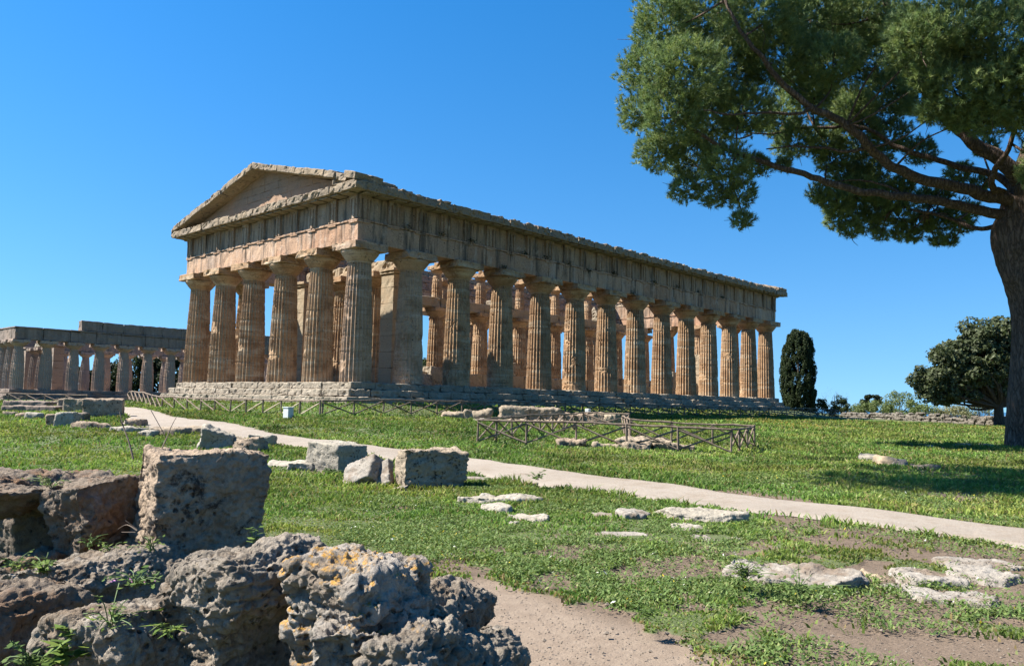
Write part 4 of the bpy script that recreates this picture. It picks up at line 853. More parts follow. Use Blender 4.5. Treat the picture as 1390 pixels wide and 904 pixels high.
# ------------------------------------------------------------------ boundary wall far right
wa = at(1143, 560, 118)[:2]; wb = at(1250, 564, 98)[:2]; wc = at(1560, 573, 74)[:2]
wall = empty('boundary_wall', (wa[0], wa[1], float(terr(*wa))), 0, 'long low rubble wall across the far right of the meadow', 'wall'); woff = np.array(wall.location)
def rubble(a, b, h, seed):
    mb = MB(); L = np.linalg.norm(b-a); u = (b-a)/L; yw = math.atan2(u[1], u[0]); z = -.1; r = random.Random(seed)
    while z < h:
        ch = r.uniform(.16, .40); t = -r.uniform(0, .5)
        while t < L:
            l_ = r.choice((.25, .4, .55, .8, 1.3))*r.uniform(.8, 1.2); p = a+u*(t+l_/2)
            if not (z > h*.7 and r.random() < .25): mb.add(*gbox((p[0], p[1], float(terr(*p))+z+ch/2+r.uniform(-.05, .05)), (l_-.03, .7+r.uniform(-.15, .2), ch*r.uniform(.75, 1.1)), .15, yw+r.uniform(-.12, .12), .10, .10, 2.6, tilt=(0, r.uniform(-.08, .08)), chip=.15))
            t += l_
        z += ch
    return mb
rubble(wa, wb, 1.0, 1).build('rough_section', M['wallstone'], wall, off=woff); rubble(wb, wc, .85, 2).build('rough_section', M['wallstone'], wall, off=woff)

# ------------------------------------------------------------------ foliage
def leaf_cloud(centers, radii, n_per, size, colors, seed, asp=.55, shell=.45, updir=.3, outw=.8):
    r = np.random.default_rng(seed); C = np.repeat(np.asarray(centers), n_per, 0); Rd = np.repeat(np.asarray(radii), n_per, 0)
    n = len(C); D = r.normal(size=(n, 3)); D /= np.linalg.norm(D, axis=1, keepdims=True); rad = (shell+(1-shell)*r.random(n))**.6
    P = C+D*Rd*rad[:, None]
    N = D*outw+r.normal(size=(n, 3))*.55+np.array([0, 0, updir]); N /= np.linalg.norm(N, axis=1, keepdims=True)
    A = np.cross(N, r.normal(size=(n, 3))); A /= np.linalg.norm(A, axis=1, keepdims=True); B = np.cross(N, A); s = size*(.6+.8*r.random(n))[:, None]
    V = np.stack([P-A*s, P+B*s*asp+N*s*.12, P+A*s, P-B*s*asp+N*s*.12], 1).reshape(-1, 3); Q = np.arange(4*n).reshape(n, 4)
    k = np.asarray(colors); ci = k[r.integers(0, len(k), n)]*(.75+.5*r.random((n, 1))); return V, Q, np.repeat(ci, 4, 0)
def foliage(name, V, Q, c, mat, parent, off, tri=False): return mk(name, V-np.asarray(off), [Q], mat, parent, False, col=c)

# stone pine
def pine():
    g, d0 = gnd(1396, 607); DT = d0
    def pp(x, y, dd=0.): return at(x, y, DT+dd)
    root = empty('pine_tree', tuple(g), 0, 'huge umbrella pine with a thick trunk at the right edge spreading over the meadow', 'pine tree'); off = np.array(g)
    wood = []
    tp = smooth_pts([g+np.array([0, 0, -.3]), g+np.array([0, 0, .6]), pp(1394, 540), pp(1396, 470), pp(1399, 410), pp(1392, 370), pp(1390, 330), pp(1394, 290), pp(1405, 240, -.3), pp(1420, 180, -.6), pp(1425, 90, -.5), pp(1420, -20)], 6)
    k = len(tp); rad = np.interp(np.linspace(0, 1, k), [0, .1, .2, .3, .4, .46, .52, .6, .7, 1.], [.86, .70, .63, .66, .82, .95, 1.06, 1.05, .80, .35])*DT/31.
    mb = MB(); mb.add(*tube(tp, rad*.98, 40, bark=.14, fr=2.2)); mb.build('trunk', M['bark'], root, True, off=off)
    limbs = [([(1385, 297, 0), (1349, 292, 0), (1300, 279, -.2), (1230, 268, -.4), (1177, 261, -.5), (1132, 250, -.7), (1082, 234, -.8), (1037, 221, -1.), (1000, 209, -1.2), (960, 190, -1.6), (920, 160, -2)], .42, .10),
             ([(1385, 280, 0), (1345, 264, -.4), (1271, 250, -.9), (1214, 228, -1.4), (1181, 201, -1.8), (1148, 172, -2.1), (1107, 147, -2.4), (1074, 119, -2.7), (1041, 86, -3), (1010, 50, -3.2), (985, 0, -3.2)], .48, .10),
             ([(1395, 262, -.2), (1365, 223, -.3), (1320, 193, -.2), (1291, 168, .2), (1263, 135, .6), (1230, 82, 1.), (1205, 20, 1.4), (1180, -60, 1.5)], .62, .22),
             ([(1385, 262, .3), (1345, 238, 1.), (1291, 225, 1.6), (1240, 208, 2.), (1209, 193, 2.4), (1172, 176, 2.8), (1107, 176, 3.2), (1066, 177, 3.4), (1020, 183, 3.4)], .30, .06),
             ([(1385, 300, .5), (1340, 310, 1.2), (1300, 300, 2.), (1258, 290, 3.), (1215, 280, 3.6), (1160, 268, 4.2)], .22, .05),
             ([(1360, 262, -.3), (1346, 250, -1.2), (1355, 225, -2.), (1372, 195, -3.), (1390, 150, -3.6), (1410, 90, -4.)], .26, .10),
             ([(1181, 201, -1.8), (1140, 205, -1.4), (1090, 199, -1.2), (1040, 205, -1.0)], .14, .05), ([(1107, 147, -2.4), (1070, 152, -3), (1010, 156, -3.4), (960, 150, -3.6)], .14, .04),
             ([(1000, 209, -1.2), (990, 240, -.8), (1002, 275, -.6), (1010, 300, -.6)], .08, .03), ([(1230, 268, -.4), (1200, 250, .6), (1160, 245, 1.6), (1120, 252, 2.4)], .12, .04),
             ([(1420, 180, -.6), (1480, 120, -1), (1560, 60, -1.5), (1650, 0, -1.5)], .5, .1), ([(1415, 120, 0), (1480, 40, 3), (1540, -60, 6)], .4, .1), ([(1420, 60, -.5), (1330, -40, -3), (1230, -120, -5)], .4, .1)]
    for pts, r0, r1 in limbs:
        P = smooth_pts([pp(*q) for q in pts], 5); rr = np.linspace(r0, r1, len(P))*.60*(1+.4*np.exp(-np.linspace(0, 1, len(P))*14)); P[3:] = P[3:]+.07*np.stack([fbm(P[3:]*.9+3, 3), fbm(P[3:]*.9+8, 3), fbm(P[3:]*.9+5, 3)], -1)*2; mb = MB(); mb.add(*tube(P, rr, 14, bark=.07, fr=1.6)); mb.build('limb', M['bark'], root, True, off=off)
    cl = [(905, 30, 52, 0), (960, 15, 60, 2), (1030, 20, 60, -2), (1100, 15, 60, 1), (1165, 25, 50, 2), (882, 92, 44, 0), (932, 95, 55, -2), (990, 90, 58, 1), (1050, 75, 50, -1), (868, 150, 32, .5), (915, 158, 48, -1.5), (965, 160, 50, 2), (1012, 150, 42, -1),
          (893, 205, 34, 0), (938, 215, 40, 1.5), (985, 222, 36, -1), (930, 255, 24, .5), (968, 262, 22, 0), (1006, 262, 24, -.5), (1008, 298, 16, -.6), (1025, 225, 22, 1), (1130, 80, 45, -2), (1105, 120, 34, 2), (1150, 60, 40, 3),
          (1250, 55, 45, -5), (1300, 40, 55, -5), (1360, 55, 60, -5.5), (1262, 100, 28, -5), (1300, 120, 42, -5), (1352, 118, 50, -5.5), (1268, 150, 22, -4.6), (1335, 158, 32, -5), (1400, 130, 60, -5), (1235, 35, 30, -4.5), (1300, 165, 18, -4.6),
          (1112, 262, 20, 2.4), (1135, 275, 26, 2.8), (1165, 258, 32, 3.2), (1155, 310, 18, 3), (1190, 280, 28, 3.5), (1220, 292, 24, 3.8), (1250, 302, 22, 4.), (1272, 325, 13, 4), (1298, 290, 26, 4), (1195, 318, 13, 3.5), (1240, 320, 13, 4), (1322, 285, 14, 4.5),
          (1130, 215, 28, 3.5), (1180, 222, 32, 4), (1225, 250, 22, 4.5), (1165, 180, 38, 4), (1205, 130, 46, 4.5), (1160, 145, 38, 3.5), (1080, 190, 34, 3.5), (1120, 195, 32, 3.8), (1250, 205, 28, 5), (1300, 235, 22, 5), (1205, 185, 34, 5), (1330, 250, 18, 5), (1270, 70, 40, 4), (1220, 30, 40, 4),
          (1340, 200, 20, 5), (1280, 262, 16, 4.5), (1065, 225, 14, 1), (1120, 30, 70, 6), (1190, 80, 60, 6), (1090, 110, 50, 6), (1140, 150, 45, 6), (1060, 160, 40, 5), (1240, 130, 45, 7), (1230, 70, 50, 7), (1170, 250, 36, 4), (1140, 290, 26, 3.2), (1180, 300, 24, 3.8), (1210, 268, 30, 4.5), (1275, 300, 24, 4.5), (1310, 305, 16, 5), (1255, 270, 24, 5), (1225, 315, 18, 4), (1150, 240, 30, 4), (1290, 325, 12, 4.5)]
    r = np.random.default_rng(5)
    for _ in range(46):
        x = r.uniform(900, 1900); y = -40-abs(r.normal(0, 1))*70-90*(1-((x-1400)/520)**2); cl.append((x, y, r.uniform(55, 85), r.uniform(-9, 9)*(1-((x-1400)/560)**2)))
    for _ in range(26): cl.append((r.uniform(1430, 1900), r.uniform(-20, 230), r.uniform(45, 75), r.uniform(-8, 8)))
    for _ in range(120):
        d_ = r.uniform(16.5, 28); h_ = r.uniform(14.5, 18.5); q = CAM+FWD*d_+RGT*r.uniform(-4.5, 13); q[2] = -2.5+h_; v = q-CAM; dz = v@_f; R1 = r.uniform(1.3, 2.)
        if 452-FPX*(v@_u)/dz+R1*1.35*FPX/dz > -8: continue
        cl.append((695+FPX*(v@_r)/dz, 452-FPX*(v@_u)/dz, R1*FPX/dz, dz-DT))
    T = []; D = []; bz = MB()
    for (x, y, rp, dd) in cl:
        c = pp(x, y, dd); R = rp*(DT+dd)/FPX if y < -100 else rp*DT/FPX; n = int(95*R*R/1.6*(5.6 if y > -40 else 1.6))+20
        d = r.normal(size=(n, 3)); d /= np.linalg.norm(d, axis=1, keepdims=True); rad = (.35+.65*r.random(n))**.55
        wob = 1+.28*fbm(d*1.7+c, 3); T.append(c+d*np.array([1., 1., .85])*(R*rad*wob)[:, None]); dv = d*.7+np.array([0, 0, .55])+r.normal(size=(n, 3))*.3; D.append(dv/np.linalg.norm(dv, axis=1, keepdims=True))
        if y > -60:
            q = c+np.array([0, 0, -.25*R]); near = min(([pp(*s) for l in limbs for s in l[0]]), key=lambda v: np.linalg.norm(v-q))
            if np.linalg.norm(near-q) < 6: mid = (near+q)/2+r.normal(size=3)*.25; P = smooth_pts([near, mid, q], 4); bz.add(*tube(P, np.linspace(.06, .02, len(P)), 5))
            for j in range(4):
                e = c+r.normal(size=3)*R*.55; P = smooth_pts([q, (q+e)/2+r.normal(size=3)*.12, e], 3); bz.add(*tube(P, np.linspace(.025, .008, len(P)), 4))
    bz.build('twigs', M['bark'], root, True, off=off)['kind'] = 'stuff'
    T = np.concatenate(T); D = np.concatenate(D); K = 22; n = len(T); C = np.repeat(T, K, 0); DD = np.repeat(D, K, 0); N = n*K
    dv = DD*.75+r.normal(size=(N, 3))*.42; dv /= np.linalg.norm(dv, axis=1, keepdims=True); L = r.uniform(.15, .29, N)[:, None]; st = C-DD*r.uniform(0, .16, N)[:, None]
    sd = np.cross(dv, r.normal(size=(N, 3))); sd /= np.linalg.norm(sd, axis=1, keepdims=True); wd = .013
    V = np.stack([st-sd*wd, st+sd*wd, st+dv*L], 1).reshape(-1, 3)
    base = np.array([[0.203, 0.260, 0.100], [0.149, 0.213, 0.093], [0.247, 0.292, 0.115], [0.165, 0.229, 0.109]]); ct = base[r.integers(0, 4, n)]*(.8+.4*r.random((n, 1))); c = np.repeat(np.repeat(ct, K, 0), 3, 0)
    print('pine needles', N); mk('crown', V-off, [np.arange(3*N).reshape(N, 3)], M['needle'], root, False, col=c)
pine()

def cypress():
    g, d0 = gnd(1084, 560.5); d0 = 124.; g = at(1084, 556, d0); g[2] = float(terr(g[0], g[1])); root = empty('cypress_tree', tuple(g), 0, 'dark columnar cypress standing just right of the great temple', 'cypress'); H_ = (558-438)*d0/FPX; W_ = 24.5*d0/FPX
    V, Q, T = tube([g+[0, 0, -.2], g+[0, 0, 3], g+[0, 0, H_*.8]], [.3, .25, .06], 8); mk('trunk', V-g, [Q, T], M['bark2'], root)
    r = np.random.default_rng(3); C = []; Rr = []
    for i in range(700):
        t = r.random(); a = r.random()*2*math.pi; prof = np.interp(t, [0, .06, .25, .5, .75, .9, .97, 1.], [.5, .78, .97, 1., .93, .75, .5, .25]); q = W_*prof*(.64+.30*r.random()); C.append(g+[q*math.cos(a), q*math.sin(a), .35+t*(H_-.7)]); s = r.uniform(.32, .62); Rr.append((s*.55, s*.55, s*1.35))
    V, Q, c = leaf_cloud(C, Rr, 110, .15, [(.035, .05, .022), (.05, .065, .028), (.026, .04, .018)], 4, .4, .55, .2, .8); mk('crown', V-g, [Q], M['leaf'], root, False, col=c)
cypress()
def tree(name, x, yb, d0, h, w, label, cat, colors, leaf, seed, trunk=.25, n=60, per=140, mat='leaf', bot=.25, lobes=None, asp=.55, bare_=False, group=None):
    g = at(x, yb, d0); g[2] = float(terr(g[0], g[1])); root = empty(name, tuple(g), 0, label, cat, group or ('bushes and shrubs along the boundary wall' if cat in ('bush', 'shrub') else None)); r = np.random.default_rng(seed); mb = MB()
    mb.add(*tube(smooth_pts([g+[0, 0, -.2], g+[.1, 0, h*.25], g+[.15, .1, h*.5], g+[.2, .1, h*.8]], 3), np.linspace(trunk, trunk*.3, 10), 9, bark=.1))
    C = []; Rr = []
    if lobes: # (dx, z, r) in metres right of the trunk
        for dx, z, q in lobes:
            for _ in range(max(8, int(q*q*12))):
                v = r.normal(size=3); v /= np.linalg.norm(v); C.append(g+RGT*dx+np.array([0, 0, z])+v*q*r.uniform(.2, 1.05)); s = r.uniform(.45, 1.0); Rr.append((s, s, s*.8))
    else:
        for i in range(n):
            t = bot+(1-bot)*r.random(); a = r.random()*6.283; q = w*math.sqrt(max(0, 1-((t-bot-.45*(1-bot))/(.57*(1-bot)))**2))*(.45+.5*r.random()); C.append(g+[q*math.cos(a), q*math.sin(a), h*t]); s = r.uniform(.16, .32)*w; Rr.append((s, s, s*.85))
    for c in C[::3]:
        P = smooth_pts([g+np.array([.1, 0, h*.22]), (g+np.array([0, 0, h*.3])+c)/2+r.normal(size=3)*.1*w, c], 3); mb.add(*tube(P, np.linspace(trunk*.35, trunk*.06, len(P)), 5))
    mb.build('trunk', M['bark2'], root, off=g)
    V, Q, c = leaf_cloud(C, Rr, per, leaf, colors, seed+1, asp, .4, .35, .7); mk('crown', V-g, [Q], M[mat], root, False, col=c); return root
OAK = [(0.065, 0.082, 0.037), (0.090, 0.105, 0.054), (0.050, 0.066, 0.030), (0.115, 0.129, 0.076)]; _unused = [(0.057, 0.066, 0.033), (0.081, 0.087, 0.048), (0.042, 0.053, 0.027), (0.104, 0.108, 0.067)]
so_ = 85/FPX
tree('oak_tree', 1356, 574, 85, 9., 5., 'broad dark evergreen oak beyond the boundary wall, left of the pine trunk', 'oak tree', OAK, .19, 11, .55,
     lobes=[(-7.5, 4.6, 1.5), (-7.2, 3.4, 1.2), (-6., 5.2, 2.), (-5.2, 3.7, 1.6), (-4.4, 7.2, 2.2), (-3.6, 5., 2.2), (-2., 8.8, 2.4), (-1.6, 6.2, 2.4), (-3.2, 3.6, 1.4), (.6, 9.4, 2.2), (1., 6.8, 2.4), (3., 8.2, 2.4), (3.4, 5.6, 2.), (5.2, 6.4, 2.), (6.6, 4.6, 1.6), (-.6, 4.4, 1.2)], per=110)
GR = [(0.045, 0.064, 0.022), (0.034, 0.049, 0.019), (0.060, 0.075, 0.030)]; LG = [(0.120, 0.158, 0.053), (0.098, 0.135, 0.045), (0.143, 0.165, 0.068)]; DK = [(0.022, 0.032, 0.015), (0.030, 0.041, 0.019)]; BR = [(0.128, 0.098, 0.075), (0.105, 0.083, 0.064)]
tree('dark_bush', 1116, 557, 124, 2.9, 1.8, 'lower dark green bush between the cypress and its rounder neighbour', 'bush', GR, .10, 21, .1, 30, 120, bot=.05)
tree('dark_bush', 1142, 557, 122, 3.5, 1.8, 'rounder dark green bush at the start of the boundary wall', 'bush', GR, .10, 22, .1, 34, 130, bot=.05)
tree('bare_bush', 1133, 556, 132, 4.8, 3., 'leafless brownish bush behind the two dark bushes', 'bush', BR, .05, 23, .14, 50, 26, bot=.15, asp=.16)
tree('green_shrub', 1182, 558, 130, 2.7, 3.2, 'mounded mid green shrub behind the left part of the boundary wall', 'shrub', LG, .13, 24, .1, 40, 120, bot=.05)
tree('green_shrub', 1222, 558, 126, 4.2, 3.4, 'tallest fresh light green shrub behind the boundary wall', 'shrub', LG, .13, 25, .12, 60, 90, bot=.0)
tree('green_shrub', 1256, 559, 112, 2.2, 2.6, 'pale green shrub under the left edge of the evergreen oak', 'shrub', LG, .12, 26, .1, 30, 90, bot=.05)
tree('green_shrub', 1297, 560, 110, 2.0, 3., 'yellowish shrub below the middle of the evergreen oak', 'shrub', [(.17, .17, .08), (.2, .19, .1)], .12, 27, .1, 30, 90, bot=.05)
tree('green_shrub', 1330, 561, 106, 2.4, 2.2, 'greyish green shrub near the foot of the evergreen oak', 'shrub', [(.12, .14, .08), (.15, .16, .09)], .11, 29, .1, 28, 80, bot=.05)
tree('bare_bush', 1204, 557, 130, 4.2, 3.6, 'leafless purplish brushwood between the green shrubs', 'bush', BR, .05, 28, .12, 50, 22, bot=.15, asp=.16)
tree('pine_tree', 1184, 557, 175, 4.6, 2.3, 'distant dark treetop peeping over the shrubs behind the wall', 'tree', DK, .25, 30, .3, 30, 120, bot=.3)
for i, (x, dd, h_, w_, lb) in enumerate(((110, 175, 6.5, 4.0, 'dark tree seen between the third and fourth columns of the far left ruined temple'), (148, 180, 7.2, 4.2, 'dark tree standing behind the fifth column gap of the far left ruined temple'), (185, 170, 9.5, 4.8, 'tallest dark tree behind the right half of the far left ruined temple'),
        (215, 172, 8.6, 4.2, 'dark tree beside the tallest one behind the far left ruined temple'), (240, 165, 8.2, 4.2, 'dark tree behind the far left ruined temple, nearest the great temple'), (20, 185, 5.4, 4., 'low dark tree at the left edge behind the far left ruined temple'), (62, 185, 5., 3.8, 'low dark tree behind the second column of the far left ruined temple'))):
    tree('evergreen_tree', x, 545, dd, h_, w_, lb, 'tree', DK, .32, 40+i, .3, 44, 110, bot=.12, group='trees behind the far left temple')
for i, (x, dd, h_, lb) in enumerate(((583, 150, 8.5, 'dark tree glimpsed low through the third column gap of the great temple'), (1000, 150, 8., 'dark tree glimpsed through the far end column gaps of the great temple'))):
    tree('evergreen_tree', x, 548, dd, h_, 3.4, lb, 'tree', GR, .26, 60+i, .3, 36, 110, bot=.1, group='trees beyond the great temple')

# ------------------------------------------------------------------ grass and ground cover
def samp(n, d0, d1, a0, a1, r, pw=1.):
    d = np.exp(math.log(d0)+(math.log(d1)-math.log(d0))*r.random(n)**pw); a = R_(a0)+(R_(a1)-R_(a0))*r.random(n); return CAM[0]+d*np.cos(YAW-a)/np.cos(a)*1, CAM[1]+d*np.sin(YAW-a)/np.cos(a), d
def grass():
    r = np.random.default_rng(12); n = 700000; x, y, d = samp(n, 3.6, 85, -50, 52, r, .92)
    b = bare(x, y); ps = path_sd(x, y); tuf = n2(x, y, 1.6, 3, 6.); keep = (r.random(n) > b*1.15+.02)&(ps > -.10+.16*n2(x, y, 2.4, 4, 4.)+.05*r.normal(size=n)); keep &= ~in_stone(x, y, -.02); keep &= ~((x > -2.4)&(x < 60.4)&(y > -2.4)&(y < 24.4))
    # thinner among the weeds of the right foreground
    x, y, d, tuf, ps = x[keep], y[keep], d[keep], tuf[keep], ps[keep]; n = len(x); z = terr(x, y)-.01
    far = np.clip((d-8)/40, 0, 1); h = (.018+.028*r.random(n))*(1+.6*sstep(9, 16, d))*(1+.9*np.clip(tuf, -.5, 1))*(1+.35*sstep(1.6, .0, ps)*sstep(14, 24, d+10))*(1+.9*far); wd = (.0035+.003*r.random(n))*(1+d*.17)
    az = r.random(n)*6.283; ln = r.normal(0, .5, (n, 2))*h[:, None]; P = np.stack([x, y, z], -1); s = np.stack([np.cos(az)*wd, np.sin(az)*wd, np.zeros(n)], -1)
    mid = P+np.stack([ln[:, 0]*.35, ln[:, 1]*.35, h*.6], -1); tip = P+np.stack([ln[:, 0], ln[:, 1], h], -1)
    V = np.stack([P-s, P+s, mid+s*.75, mid-s*.75, tip], 1).reshape(-1, 3); k = np.arange(n)*5; Q = np.stack([k, k+1, k+2, k+3], -1); T = np.stack([k+3, k+2, k+4], -1)
    c0 = np.array([[0.131, 0.194, 0.039], [0.173, 0.228, 0.055], [0.099, 0.160, 0.036], [0.239, 0.251, 0.106]]); ci = c0[r.choice(4, n, p=[.38, .32, .22, .08])]; big = n2(x, y, .22, 3, 3.)[:, None]
    ci = ci*(1+.38*big+.25*n2(x, y, .9, 3, 8.)[:, None])*np.array([1, 1, 1])*(1+np.array([.30, .06, .1])*np.clip(n2(x, y, .45, 3, 13.), -.6, 1)[:, None])*(.8+.4*r.random((n, 1))); dry = (r.random(n) < .09+.30*sstep(.5, .0, track_sd(x, y))); ci[dry] = np.array([.22, .17, .075])*(.7+.5*r.random((dry.sum(), 1)))
    fd, rt = camspace(x, y); yl = sstep(.05, .45, n2(x, y, .16, 3, 7.)+.25*n2(x, y, .9, 2, 1.))*sstep(27, 34, fd)*sstep(8, 16, rt); fy = r.random(n) < yl*.22; ci[fy] = (.26, .21, .05)
    print('grass', n); o = mk('grass', V, [Q, T], M['grass'], col=np.repeat(ci, 5, 0)); o['kind'] = 'stuff'
grass()
def cover():
    r = np.random.default_rng(22); n = 54000; x, y, d = samp(n, 4.2, 19, -12, 50, r, .9); nz = n2(x, y, 1.1, 4, 15.); b = bare(x, y); keep = (nz > .0-.25*(b > .3))&(path_sd(x, y) > .05)&(track_sd(x, y) > .12)&~in_stone(x, y, .0)&(r.random(n) > b*.80); x, y, d = x[keep], y[keep], d[keep]; n = len(x); z = terr(x, y); K = 7
    X = np.repeat(x, K)+r.normal(0, .05, n*K); Y = np.repeat(y, K)+r.normal(0, .05, n*K); Z = np.repeat(z, K)+r.uniform(.008, .05, n*K); N = n*K; P = np.stack([X, Y, Z], -1); a = r.random(N)*6.283; L = r.uniform(.008, .020, N)*(1+.035*np.repeat(d, K)); A = np.stack([np.cos(a), np.sin(a), r.uniform(-.3, 1.1, N)], -1)*L[:, None]; B = np.stack([-np.sin(a), np.cos(a), r.uniform(-.8, .8, N)], -1)*(L*.42)[:, None]
    V = np.stack([P-A, P+B, P+A, P-B], 1).reshape(-1, 3); c0 = np.array([[0.100, 0.154, 0.044], [0.135, 0.184, 0.056], [0.076, 0.123, 0.038], [0.190, 0.213, 0.081]]); ci = c0[r.choice(4, N, p=[.4, .3, .2, .1])]*(.75+.5*r.random((N, 1)))
    fw = r.random(N) < .003; ci[fw] = (.7, .7, .62); fy = r.random(N) < .003; ci[fy] = (.65, .5, .05)
    print('cover', N); o = mk('ground_cover', V, [np.arange(4*N).reshape(N, 4)], M['leaf'], col=np.repeat(ci, 4, 0)); o['kind'] = 'stuff'
cover()
def pebbles():
    r = np.random.default_rng(32); n = 16000; x, y, d = samp(n, 4., 40, -33, 35, r); k = ((path_sd(x, y) < 0)|(bare(x, y) > .6)); x, y, d = x[k], y[k], d[k]; n = len(x); z = terr(x, y)+.012; s = r.uniform(.003, .010, n)*(1+1.2*(r.random(n) < .05))*(1+d*.02)
    O = np.array([[1, 0, 0], [0, 1, 0], [-1, 0, 0], [0, -1, 0], [0, 0, .7], [0, 0, -.7]]); V = (np.stack([x, y, z], -1)[:, None]+O[None]*s[:, None, None]*r.uniform(.6, 1.3, (n, 6, 1))).reshape(-1, 3)
    F = np.array([[0, 1, 4], [1, 2, 4], [2, 3, 4], [3, 0, 4], [1, 0, 5], [2, 1, 5], [3, 2, 5], [0, 3, 5]]); T = (F[None]+6*np.arange(n)[:, None, None]).reshape(-1, 3); o = mk('pebbles', V, [T], M['slabdark']); o['kind'] = 'stuff'
pebbles()
# weeds among the foreground stones
def weed(x, y, d, n, s, spread, label, seed, colors=((.075, .125, .03), (.10, .15, .04), (.055, .09, .025)), flower=None, stalk=.0, asp=.5):
    r = np.random.default_rng(seed); g = at(x, y, d); root = empty('weed', tuple(g), 0, label, 'weed', 'weeds among the stones'); mb = MB(); P = []
    for i in range(max(4, n//4)):
        e = g+np.array([r.normal()*spread*.5, r.normal()*spread*.5, abs(r.normal())*spread*.36+.02+stalk]); mb.add(*tube(smooth_pts([g+r.normal(size=3)*.01, (g+e)/2+np.array([0, 0, .03]), e], 2), np.full(5, .0025), 4)); P += [g+(e-g)*t for t in r.uniform(.45, 1.05, 4)]
    mb.build('stem', M['leafstem'], root, off=g); P = np.array(P)+r.normal(size=(len(P), 3))*.012; N = len(P); a = r.random(N)*6.283; L = s*(.6+.7*r.random(N)); A = np.stack([np.cos(a), np.sin(a), r.uniform(-.3, .5, N)], -1)*L[:, None]; B = np.stack([-np.sin(a), np.cos(a), r.uniform(-.3, .3, N)], -1)*(L*asp)[:, None]
    V = np.stack([P-A, P-A*.2+B, P+A, P-A*.2-B], 1).reshape(-1, 3)-g; k = np.array(colors); c = k[r.integers(0, len(k), N)]*(.8+.4*r.random((N, 1)))
    if flower: f = r.random(N) < .12; c[f] = flower
    mk('foliage', V, [np.arange(4*N).reshape(N, 4)], M['leaf'], root, False, col=np.repeat(c, 4, 0))
M['leafstem'] = mat_plain('green_stem', (.10, .15, .05), .7)
YG = ((.15, .2, .04), (.12, .17, .04), (.09, .14, .03))
weed(60, 778, 5.1, 60, .03, .16, 'bright leafy weed on the left above the rusty boulder', 1, YG)
weed(185, 795, 4.75, 90, .022, .17, 'weed with tiny pink flowers in the cleft of the foreground rocks', 2, flower=(.55, .25, .45))
weed(95, 866, 3.9, 26, .045, .13, 'broad-leaved seedling in the dark gap beside the rusty boulder', 3, YG)
weed(88, 902, 3.8, 40, .05, .16, 'large broad-leaved weed at the very bottom left', 4, YG)
weed(345, 745, 5.4, 18, .035, .07, 'small weed with an upright stalk at the right foot of the great cube', 5, YG, stalk=.12)
weed(150, 850, 3.82, 80, .02, .16, 'creeper hanging on the ochre edge of the bottom grey rock', 6, YG)
weed(232, 862, 3.75, 14, .06, .11, 'long-bladed grass sprig on the bottom grey rock', 7, YG, asp=.14)
weed(120, 742, 5.9, 40, .02, .12, 'low weed on the small ridged rock before the hollow', 8)
weed(205, 748, 5.3, 46, .018, .12, 'sparse yellowish weed on the flat-topped rock under the cube', 9, YG)
weed(70, 660, 6.3, 60, .018, .2, 'thin moss-like weed on the long overhanging slab', 10, YG)
weed(395, 636, 17.2, 60, .05, .25, 'dark leafy weed at the foot of the light grey squared block', 11) if False else weed(447, 642, 16.7, 70, .05, .2, 'dark leafy weed at the foot of the light grey squared block', 11)
weed(1010, 785, 6.9, 160, .03, .24, 'bright leafy weed at the left end of the largest whitish slab', 12, YG)
weed(1085, 806, 6.5, 120, .024, .22, 'dark clover-like weed along the front of the largest whitish slab', 13)
weed(878, 838, 5.5, 60, .06, .08, 'dark upright grass tussock at the edge of the bare track', 14, ((.06, .10, .02), (.08, .13, .03)), asp=.1)
weed(728, 650, 15.5, 60, .05, .2, 'dark tuft on the small weedy stone by the path', 15)
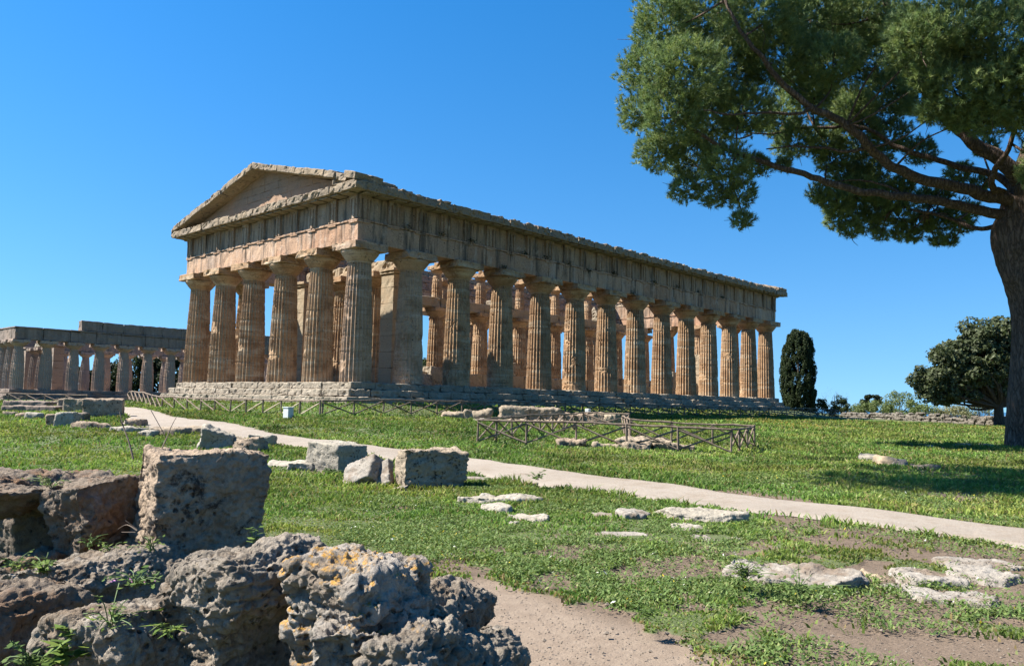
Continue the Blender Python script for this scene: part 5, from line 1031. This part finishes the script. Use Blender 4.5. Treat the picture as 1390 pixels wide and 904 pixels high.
# dry twigs
def twig(pts, d, label, r=.006, side=()):
    P = smooth_pts([at(x, y, d+i*.05) for i, (x, y) in enumerate(pts)], 4); g = P[0]; mb = MB(); mb.add(*tube(P, np.linspace(r, r*.35, len(P)), 5))
    for s in side: Q = np.array([at(x, y, d+.1) for x, y in s]); mb.add(*tube(smooth_pts(Q, 3), np.full((len(Q)-1)*3+1, r*.5), 4))
    tag(mb.build('twig', M['twig'], loc=None, off=g), label, 'twig', 'dry twigs by the great cube').location = g
twig([(181, 623), (175, 600), (168, 580), (162, 558)], 6.1, 'thin bare twig rising left of the great foreground cube', .008, [[(168, 580), (163, 570)]])
twig([(220, 608), (226, 595), (233, 578), (240, 565)], 6.3, 'forked bare twig rising behind the top of the great foreground cube', .006, [[(226, 595), (215, 575), (205, 557)]])
twig([(186, 720), (172, 712), (160, 718)], 5.7, 'bundle of dry twigs in the gap left of the great foreground cube', .005, [[(186, 718), (170, 706)], [(184, 722), (165, 722)]])

# small plants rooted in the temple stones
def wall_plants():
    r = np.random.default_rng(77)
    for i in range(14):
        x = [3.2, 9.1, 12.4, 17.3, 20.2, 22.8, 26.5, 29.4, 33., 37.2, 41., 6.1, 14.8, 46.][i]; z = [10.42, 10.42, 8.95, 10.42, 10.42, 10.1, 10.42, 8.95, 10.42, 10.42, 10.42, 10.42, 10.42, 10.42][i]
        g = np.array([x, -HW-.10, z]); n = 60; P = g+r.normal(size=(n, 3))*np.array([.22, .05, .10])+[0, 0, .06]; a = r.random(n)*6.283; L = r.uniform(.04, .09, n); A = np.stack([np.cos(a), np.sin(a), r.uniform(-.6, .8, n)], -1)*L[:, None]; B = np.stack([-np.sin(a), np.cos(a), r.uniform(-.5, .5, n)], -1)*(L*.5)[:, None]
        V = np.stack([P-A, P+B, P+A, P-B], 1).reshape(-1, 3); c = np.array([.03, .042, .018])*(.7+.8*r.random((n, 1))); o = mk('wall_plant', V, [np.arange(4*n).reshape(n, 4)], M['leaf'], loc=g, col=np.repeat(c, 4, 0))
        tag(o, 'small dark plant rooted in a joint on the shaded long flank of the great temple', 'plant', 'small plants rooted in the great temple flank')
wall_plants()

weed(300, 790, 4.3, 60, .018, .12, 'little green weed in the cleft between the two middle foreground rocks', 21, YG)
weed(262, 812, 4.2, 50, .018, .12, 'low weed between the ochre-edged rock and the hollowed grey rock', 22)
weed(20, 772, 5.3, 60, .02, .15, 'small weed under the dark hollow at the left edge', 23, YG)
weed(150, 752, 5.6, 50, .018, .12, 'mossy weed on the left end of the flat-topped rock', 24, YG)
weed(40, 905, 3.9, 60, .03, .16, 'dark broad-leaved plant in the shade of the lower left corner', 25)
